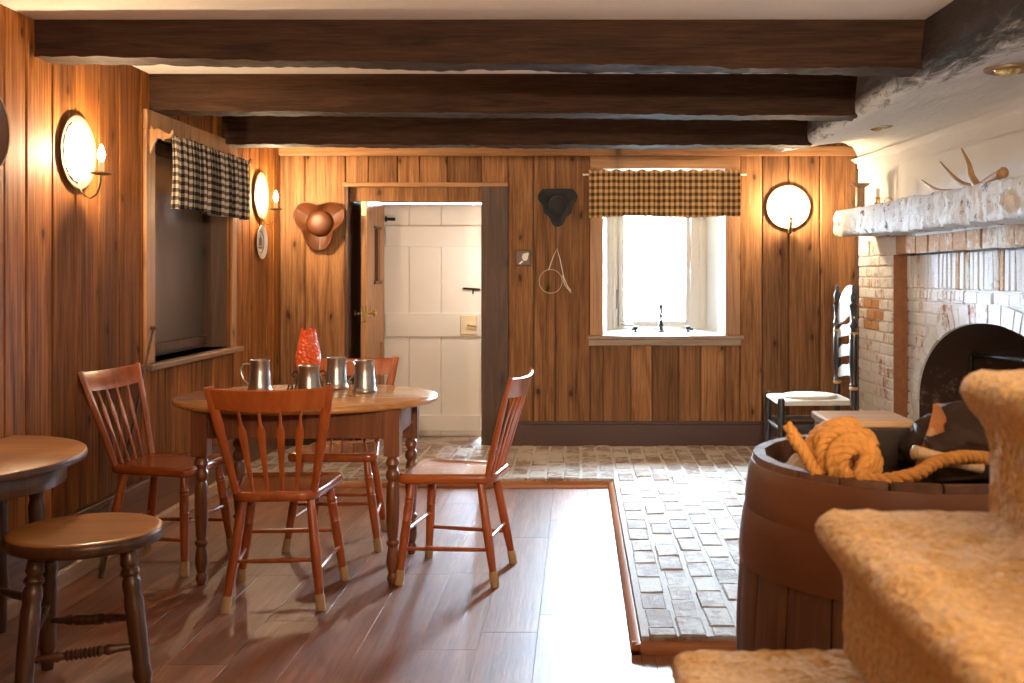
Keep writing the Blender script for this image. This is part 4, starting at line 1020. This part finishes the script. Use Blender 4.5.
# ------------------------------------------------------------------ barrel and what fills it
bc=(.77,2.42)
b_=thing('wooden_barrel','large brown stave barrel with wide hoops beside the carpeted stairs','barrel',(bc[0],bc[1],0))
BH=.855
def brad(z): return .36+.04*math.sin(PI*min(1,max(0,z/BH)))
mb=MB(); ns=22
for k in range(ns):
    a0=2*PI*k/ns+.006; a1=2*PI*(k+1)/ns-.006; q=[]
    for i in range(25):
        z=BH*i/24; r_=brad(z)
        for a,rr in ((a0,r_-.002),(a0+.02,r_),((a0+a1)/2,r_+.001),(a1-.02,r_),(a1,r_-.002),(a1,r_-.024),(a0,r_-.024)): q.append((rr*math.cos(a),rr*math.sin(a),z))
    fs=[(i*7+j,i*7+(j+1)%7,(i+1)*7+(j+1)%7,(i+1)*7+j) for i in range(24) for j in range(7)]+[tuple(range(7)),tuple(range(24*7,25*7))]
    mb.add(q,fs)
mb.build('staves',M['barrel'],b_,angle=30)
for z0,z1 in ((.735,.84),(.615,.74),(.245,.365),(.03,.13)):
    mb=MB(); pr=[]
    for i in range(7):
        z=z0+(z1-z0)*i/6; pr.append((brad(z)+.004+(.003 if 0<i<6 else 0),z))
    pr=[(brad(z0)-.001,z0)]+pr+[(brad(z1)-.001,z1)]; mb.lathe(pr,64); mb.build('hoop',M['hoop'],b_,label='wide reddish brown hoop')
mb=MB(); mb.lathe([(0,.735),(.33,.735),(.335,.745),(.33,.755),(0,.755)],48); mb.build('barrel_head',M['box_dark'],b_)
# box
bx=thing('wooden_box','small dark wooden box with pale lid inside the barrel, behind the rope','box',(.695,2.58,.757))
mb=MB(); mb.box((-.095,-.085,0),(.095,.085,.15)); mb.build('box_body',M['box_dark'],bx,bevel=.004,smooth=False)
mb=MB(); mb.box((-.102,-.092,.15),(.102,.092,.168)); mb.build('lid',M['box_lid'],bx,bevel=.004,smooth=False)
# rope
def rope(mb,P,rad,pitch=.05):
    # three twisted strands along a smooth path
    Q=[]
    V=[Vector(p) for p in P]
    for i in range(len(V)-1):
        a=V[max(i-1,0)];b=V[i];c_=V[i+1];d=V[min(i+2,len(V)-1)]; k=max(2,int((c_-b).length/.006))
        for t in range(k):
            t_=t/k; Q.append(.5*((2*b)+(c_-a)*t_+(2*a-5*b+4*c_-d)*t_**2+(3*b-a-3*c_+d)*t_**3))
    Q.append(V[-1]); s=0; Ns=[]; T=[]
    for i in range(len(Q)): T.append((Q[min(i+1,len(Q)-1)]-Q[max(i-1,0)]).normalized())
    n=T[0].orthogonal().normalized(); S=[[],[],[]]
    for i in range(len(Q)):
        n=(n-T[i]*n.dot(T[i])).normalized(); bb=T[i].cross(n)
        if i: s+=(Q[i]-Q[i-1]).length
        for k in range(3):
            a=2*PI*(s/pitch+k/3); S[k].append(Q[i]+(n*math.cos(a)+bb*math.sin(a))*rad*.52)
    for k in range(3): mb.tube(S[k],rad*.56,7)
rp=MB(); rc=Vector((.568,2.25,.892)); P=[]
P+=[(.445,2.20,.935),(.455,2.20,.925),(.475,2.20,.895),(.50,2.20,.855),(.535,2.19,.82)]
turns=5
for i in range(turns*14+1):            # outer windings of the hank, front to back
    a=2*PI*i/14-PI*.5; k=i/(turns*14)
    r_=.062-.012*abs(2*k-1)**2
    P.append((rc.x+r_*1.05*math.cos(a)+.006*math.sin(3*a+i),rc.y-.05+.12*k+.012*math.cos(a),rc.z-.004+r_*math.sin(a)+.004*math.cos(2*a+i)))
rope(rp,P,.0135,.05)
P=[]
for i in range(3*14+1):                # inner windings in front
    a=2*PI*i/14+PI*.2; k=i/(3*14); r_=.052-.026*k
    P.append((rc.x+.006+r_*math.cos(a),rc.y-.068-.022*k,rc.z-.012+r_*math.sin(a)))
P+=[(.575,2.14,.858),(.60,2.135,.853),(.64,2.12,.858),(.69,2.13,.868),(.74,2.17,.882),(.80,2.20,.888),(.86,2.24,.88),(.93,2.26,.87),(1.0,2.33,.86)]
rope(rp,P,.0145,.055)
rope(rp,[(.452,2.27,.945),(.47,2.26,.92),(.49,2.25,.88),(.52,2.25,.85)],.012,.05)
tag(rp.build('coiled_rope',M['rope'],angle=80),'thick orange rope coiled into a hank on top of the barrel','rope')
# leather bag
lb=thing('leather_bag','crumpled dark leather bag lying at the right inside the barrel','bag',(.89,2.42,.757))
mb=MB(); mb.blob((.01,.0,.095),(.145,.16,.115),36,24,lambda d:1+.22*nz(d,2.2,3)+.08*nz(d,6,4)); mb.build('bag_body',M['leather'],lb)
mb=MB(); mb.grid(20,14,lambda u,v:(-.13+.24*u,-.12-.05*v+.02*nz((u,v,0),4),.165-.09*v*v+.025*nz((u*2,v*2,1),2)-.02*(u-.5)**2)); mb.build('flap',M['leather'],lb,solid=.006,angle=80)
mb=MB(); mb.tube([(-.125,-.09,.08),(-.115,-.10,.12),(-.095,-.09,.165),(-.07,-.04,.195),(-.05,.02,.20)],[.020]*5,8,ry=[.006]*5); mb.build('strap',M['tan_leather'],lb,label='tan leather strap')
mb=MB(); mb.tube([(-.075+.018*math.cos(2*PI*i/16),-.118,.15+.018*math.sin(2*PI*i/16)) for i in range(16)],.004,8,closed=True); mb.build('buckle',M['brass'],lb)
mb=MB(); mb.turned((.70,2.20,.90),(.86,2.24,.858),[(0,.008),(.03,.015),(.1,.014),(.6,.013),(1,.012)],14); tag(mb.build('wooden_stick',M['stick']),'short pale wooden stick lying over the rope in the barrel','stick')
mb=MB(); mb.blob((.515,2.37,.80),(.066,.09,.06),28,16,lambda d:1+.25*nz(d,2.5,6)+.06*nz(d,9,1)); tag(mb.build('burlap_cloth',M['burlap']),'crumpled pale burlap cloth at the left inside the barrel','cloth')
mb=MB(); mb.slab(rounded([(-.02,-.12),(.03,-.13),(.04,.12),(-.03,.13)],.01,3),0,.012,.004)
o=mb.build('leather_strap',M['tan_leather'],loc=(.985,2.5,.935)); o.rotation_euler=(.1,.15,1.2); tag(o,'tan leather strap end lying across the bag beside the stairs','strap')

# ------------------------------------------------------------------ carpeted stairs
st=thing('staircase','steep stairs covered in thick golden beige carpet at bottom right','stairs',(0,0,0))
rise,going=.193,.2; nose0=.127; z0=.752
for k in range(-3,4):
    n_=nose0+going*k; zt=z0+rise*k
    if zt<.1: continue
    ri_=n_+.04; nx=n_+going+.06
    prof=[(ri_,0.0)]
    zz=.0
    while zz<zt-.09: prof.append((ri_,zz)); zz+=.014
    for q in ((.034,-.080),(.024,-.066),(.013,-.052),(.004,-.038),(0,-.028),(.001,-.019),(.006,-.010),(.015,-.004),(.028,0)): prof.append((n_+q[0],zt+q[1]))
    x=n_+.045
    while x<nx: prof.append((x,zt)); x+=.014
    Y1,Y0=1.45,.55; ny=72; vs=[]; n=len(prof)
    for i in range(ny):
        y=Y1+(Y0-Y1)*i/(ny-1)
        for (x,z) in prof:
            p=Vector((x,y,z)); d=.003*nz(p,45,1)+.005*nz(p,85,2)+.004*nz(p,7,5)
            q=Vector((x-d*.8 if z<zt-.01 or x<n_+.04 else x, y-(d if i==0 else 0), z+d if x>n_+.01 and z>zt-.06 else z))
            vs.append(q)
    fs=[(i*n+j,(i+1)*n+j,(i+1)*n+j+1,i*n+j+1) for i in range(ny-1) for j in range(n-1)]
    mb=MB(); mb.add(vs,fs)
    # side cheeks down to the floor
    for i in (0,ny-1):
        o_=i*n; base=len(mb.v); mb.v.append((nx,Y1 if i==0 else Y0,0)); mb.f.append(tuple(range(o_,o_+n))+(base,)); mb.fm.append(0)
    mb.build('step',M['carpet'],st,angle=60)

# thick outer masonry round the back window, opening narrowed to cut daylight leftwards
mb=MB(); mb.box((-.54,7.93,-.4),(.22,8.40,3.0)); mb.box((.84,7.93,-.4),(2.6,8.40,3.0)); mb.box((.22,7.93,1.97),(.92,8.40,3.0)); mb.box((.22,7.93,-.4),(.92,8.40,.84))
struct(mb.build('wall_outer',plain('outer_stone',(.5,.48,.45),.9,nscale=5,bump=.4),smooth=False))
# outside ground
mb=MB(); mb.box((-12,8.55,-.5),(14,40,-.3)); struct(mb.build('ground',M['ground'],smooth=False))

# ------------------------------------------------------------------ light
def light(name,typ,loc,energy,color,rot=(0,0,0),size=.1,size_y=None):
    l=bpy.data.lights.new(name,typ); l.energy=energy; l.color=color
    if typ=='AREA':
        l.size=size
        if size_y: l.shape='RECTANGLE'; l.size_y=size_y
    else: l.shadow_soft_size=size
    o=bpy.data.objects.new(name,l); COL.objects.link(o); o.location=loc; o.rotation_euler=rot; return o
w=bpy.data.worlds.new('sky'); scene.world=w; w.use_nodes=True
bg=w.node_tree.nodes['Background']; bg.inputs[0].default_value=(.60,.81,1,1); bg.inputs[1].default_value=560
p=light('window_portal','AREA',(.58,7.93,1.42),1,(1,1,1),(-PI/2,0,0),.7,1.2); p.data.cycles.is_portal=True
light('door_fill','POINT',(-.705,7.78,1.35),12,(1,.94,.84),size=.03)  # unseen light added to brighten the white door from the right
p=light('door_portal','AREA',(-1.16,8.5,1.0),1,(1,1,1),(-PI/2,0,0),1.0,2.0); p.data.cycles.is_portal=True
light('ceiling_lamp_behind','POINT',(.75,-.9,2.0),45,(1,.74,.48),size=.12)
light('ceiling_lamp_stairs','POINT',(1.2,.45,2.05),42,(1,.72,.44),size=.10)
def spot(name,loc,to,energy,color,deg,blend,size):
    o=light(name,'SPOT',loc,energy,color,size=size); o.data.spot_size=math.radians(deg); o.data.spot_blend=blend
    o.rotation_euler=(Vector(to)-Vector(loc)).to_track_quat('-Z','Y').to_euler(); return o
spot('uplight_behind',(.2,-.6,1.75),(.0,3.4,2.27),540,(1,.80,.58),60,.6,.08)  # unseen spot added to brighten the front ceiling

# ------------------------------------------------------------------ camera
cam=bpy.data.cameras.new('camera'); co=bpy.data.objects.new('camera',cam); COL.objects.link(co)
co.location=(0,0,1.27); co.rotation_euler=(PI/2,0,0); cam.sensor_width=36; cam.lens=1050/1024*36
cam.shift_x=-(578-512)/1024; cam.shift_y=-(341.5-275)/1024; cam.clip_start=.05
cam.dof.use_dof=True; cam.dof.focus_distance=5.2; cam.dof.aperture_fstop=5.6
scene.camera=co
scene.view_settings.view_transform='Standard'; scene.view_settings.look='None'; scene.view_settings.exposure=0.0; scene.view_settings.gamma=1; scene.view_settings.use_curve_mapping=False
scene.cycles.use_denoising=True
scene.cycles.max_bounces=10; scene.cycles.diffuse_bounces=5; scene.cycles.sample_clamp_indirect=8
